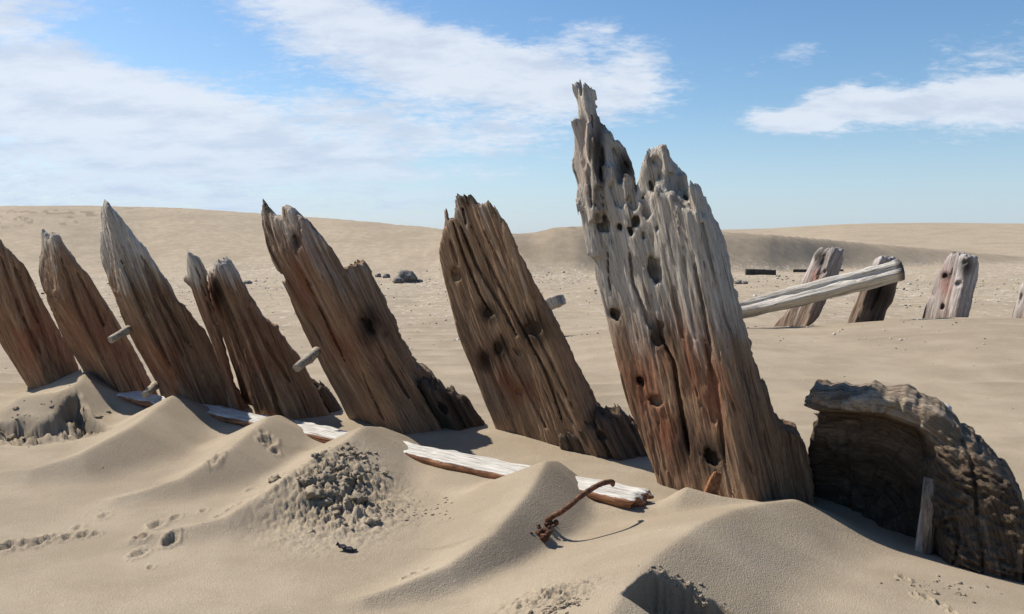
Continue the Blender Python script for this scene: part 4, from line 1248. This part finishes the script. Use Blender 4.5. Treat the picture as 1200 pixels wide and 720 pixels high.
# brown wedge at the foot of the tallest rib
P0 = np.array([0.232 * 2.86, 2.86, 0.0])
P0[2] = gz(P0[0], P0[1])
q0 = Vector(P0) + Vector((0, -0.005, -0.02))
q1 = q0 + Vector((0.040, 0.012, 0.095))
bm = bmesh.new()
ax = (q1 - q0).normalized()
sd = ax.cross(Vector((0, 1, 0))).normalized()
bk = ax.cross(sd)
ring = []
for t, w in ((0, 0.019), (0.4, 0.020), (0.8, 0.017), (1.0, 0.012)):
    c = q0.lerp(q1, t)
    ring.append([bm.verts.new(c + sd * w * a_ + bk * w * 0.8 * b_ - q0) for a_, b_ in ((1, 1), (-1.1, 0.9), (-1, -1), (0.9, -1.1))])
for a_, b_ in zip(ring, ring[1:]):
    for k in range(4):
        bm.faces.new((a_[k], a_[(k + 1) % 4], b_[(k + 1) % 4], b_[k]))
bm.faces.new(ring[0]); bm.faces.new(ring[-1])
bmesh.ops.recalc_face_normals(bm, faces=bm.faces)
bmesh.ops.bevel(bm, geom=bm.edges[:], offset=0.003, segments=2, affect='EDGES')
me = bpy.data.meshes.new('wood_chip')
bm.to_mesh(me); bm.free()
tag(link('wood_wedge', me, M_CHIP, None, q0), 'orange-brown wooden wedge stuck in the sand at the foot of the tallest rib', 'wood chip')

# dark shell
P0 = px_ground(405, 646)
bm = bmesh.new()
nu, nv = 9, 5
gr_ = [[bm.verts.new(((i / (nu - 1) - 0.5) * 0.062, (j / (nv - 1) - 0.5) * 0.034 * (0.6 + 0.4 * math.sin(math.pi * (i + 1) / (nu + 1))), 0.014 * math.cos((j / (nv - 1) - 0.5) * 2.2) + 0.003 * math.sin(i * 2.1 + j))) for j in range(nv)] for i in range(nu)]
for i in range(nu - 1):
    for j in range(nv - 1):
        bm.faces.new((gr_[i][j], gr_[i + 1][j], gr_[i + 1][j + 1], gr_[i][j + 1]))
bmesh.ops.solidify(bm, geom=bm.faces[:], thickness=0.004)
me = bpy.data.meshes.new('shell')
bm.to_mesh(me); bm.free()
for p in me.polygons:
    p.use_smooth = True
o = link('mussel_shell', me, M_SHELL, None, (P0[0], P0[1], P0[2] + 0.002))
o.rotation_euler = (-0.25, 0.2, -0.3)
tag(o, 'dark mussel shell lying on the sand below the crumbled clods', 'shell')


def scatter(name, spots, mat, seed, sub=1, label=None, rough=0.35, freq=1.6):
    """many little lumps as one uncountable scatter"""
    bm = bmesh.new()
    srcs = [lump_mesh(seed + k, sub, (1, 1, 0.75), rough, freq) for k in range(8)]
    rg = random.Random(seed)
    for (x, y, z, s) in spots:
        n0 = len(bm.verts)
        bm.from_mesh(rg.choice(srcs))
        bm.verts.ensure_lookup_table()
        a = rg.uniform(0, 6.28)
        ca, sa = math.cos(a), math.sin(a)
        kx, ky, kz = rg.uniform(.7, 1.3), rg.uniform(.7, 1.3), rg.uniform(.6, 1.1)
        for v in bm.verts[n0:]:
            c = v.co
            v.co = ((c.x * ca * kx - c.y * sa * ky) * s + x, (c.x * sa * kx + c.y * ca * ky) * s + y, c.z * kz * s + z)
    for m in srcs:
        bpy.data.meshes.remove(m)
    me = bpy.data.meshes.new(name)
    bm.to_mesh(me); bm.free()
    for p in me.polygons:
        p.use_smooth = True
    return tag(link(name, me, mat), label, kind='stuff')


rg = random.Random(21)


def spray(n, cx, cy, rx, ry, s0, s1, shear=0.0):
    out = []
    X = np.array([rg.gauss(0, rx) for _ in range(n)])
    Y = np.array([rg.gauss(0, ry) for _ in range(n)])
    X, Y = cx + X + shear * Y, cy + Y
    Z = ground(X, Y)
    for x, y, z in zip(X, Y, Z):
        s = s0 + (s1 - s0) * rg.random() ** 3
        out.append((x, y, z + s * 0.08, s))
    return out


spots = []
c = px_ground(395, 578)
spots += spray(85, c[0], c[1], 0.075, 0.11, 0.003, 0.034, -0.15)
c = px_ground(415, 532)
spots += spray(60, c[0], c[1], 0.05, 0.05, 0.004, 0.014)
c = px_ground(480, 600)
spots += spray(70, c[0], c[1], 0.08, 0.10, 0.002, 0.006)
c = px_ground(650, 714)
spots += spray(60, c[0], c[1], 0.04, 0.02, 0.002, 0.008)
c = px_ground(800, 716)
spots += spray(60, c[0], c[1], 0.05, 0.02, 0.002, 0.009)
c = px_ground(1095, 688)
spots += spray(40, c[0], c[1], 0.08, 0.05, 0.002, 0.008)
c = px_ground(40, 500)
spots += spray(60, c[0], c[1], 0.18, 0.16, 0.004, 0.02)
scatter('sand_clods', spots, M_SAND, 5, 3, None, 0.55, 2.2)

# shell grit and drift scraps on the plain
grit, dark = [], []
for k in range(1700):
    a = rg.uniform(-0.56, 0.62)
    r = 1 / rg.uniform(1 / 28.0, 1 / 7.0)
    if rg.random() < 0.55:
        r = rg.uniform(13, 28)
    x, y = r * math.sin(a), r * math.cos(a)
    s = r * rg.uniform(0.0005, 0.0013) * (1.0 if rg.random() < 0.93 else 1.8)
    (grit if rg.random() < 0.6 else dark).append([x, y, 0, s])
for lst in (grit, dark):
    Z = ground(np.array([p[0] for p in lst]), np.array([p[1] for p in lst]))
    for p, z in zip(lst, Z):
        p[2] = float(z) + p[3] * 0.3
for k in range(260):
    a = rg.uniform(-0.58, 0.58)
    r = rg.uniform(1.9, 7.0)
    x, y = r * math.sin(a), r * math.cos(a)
    (grit if rg.random() < 0.7 else dark).append([x, y, gz(x, y), r * rg.uniform(0.0005, 0.0011)])
scatter('shell_grit', grit, M_PALE, 11, 1)
scatter('drift_scraps', dark, M_STONE, 17, 1)
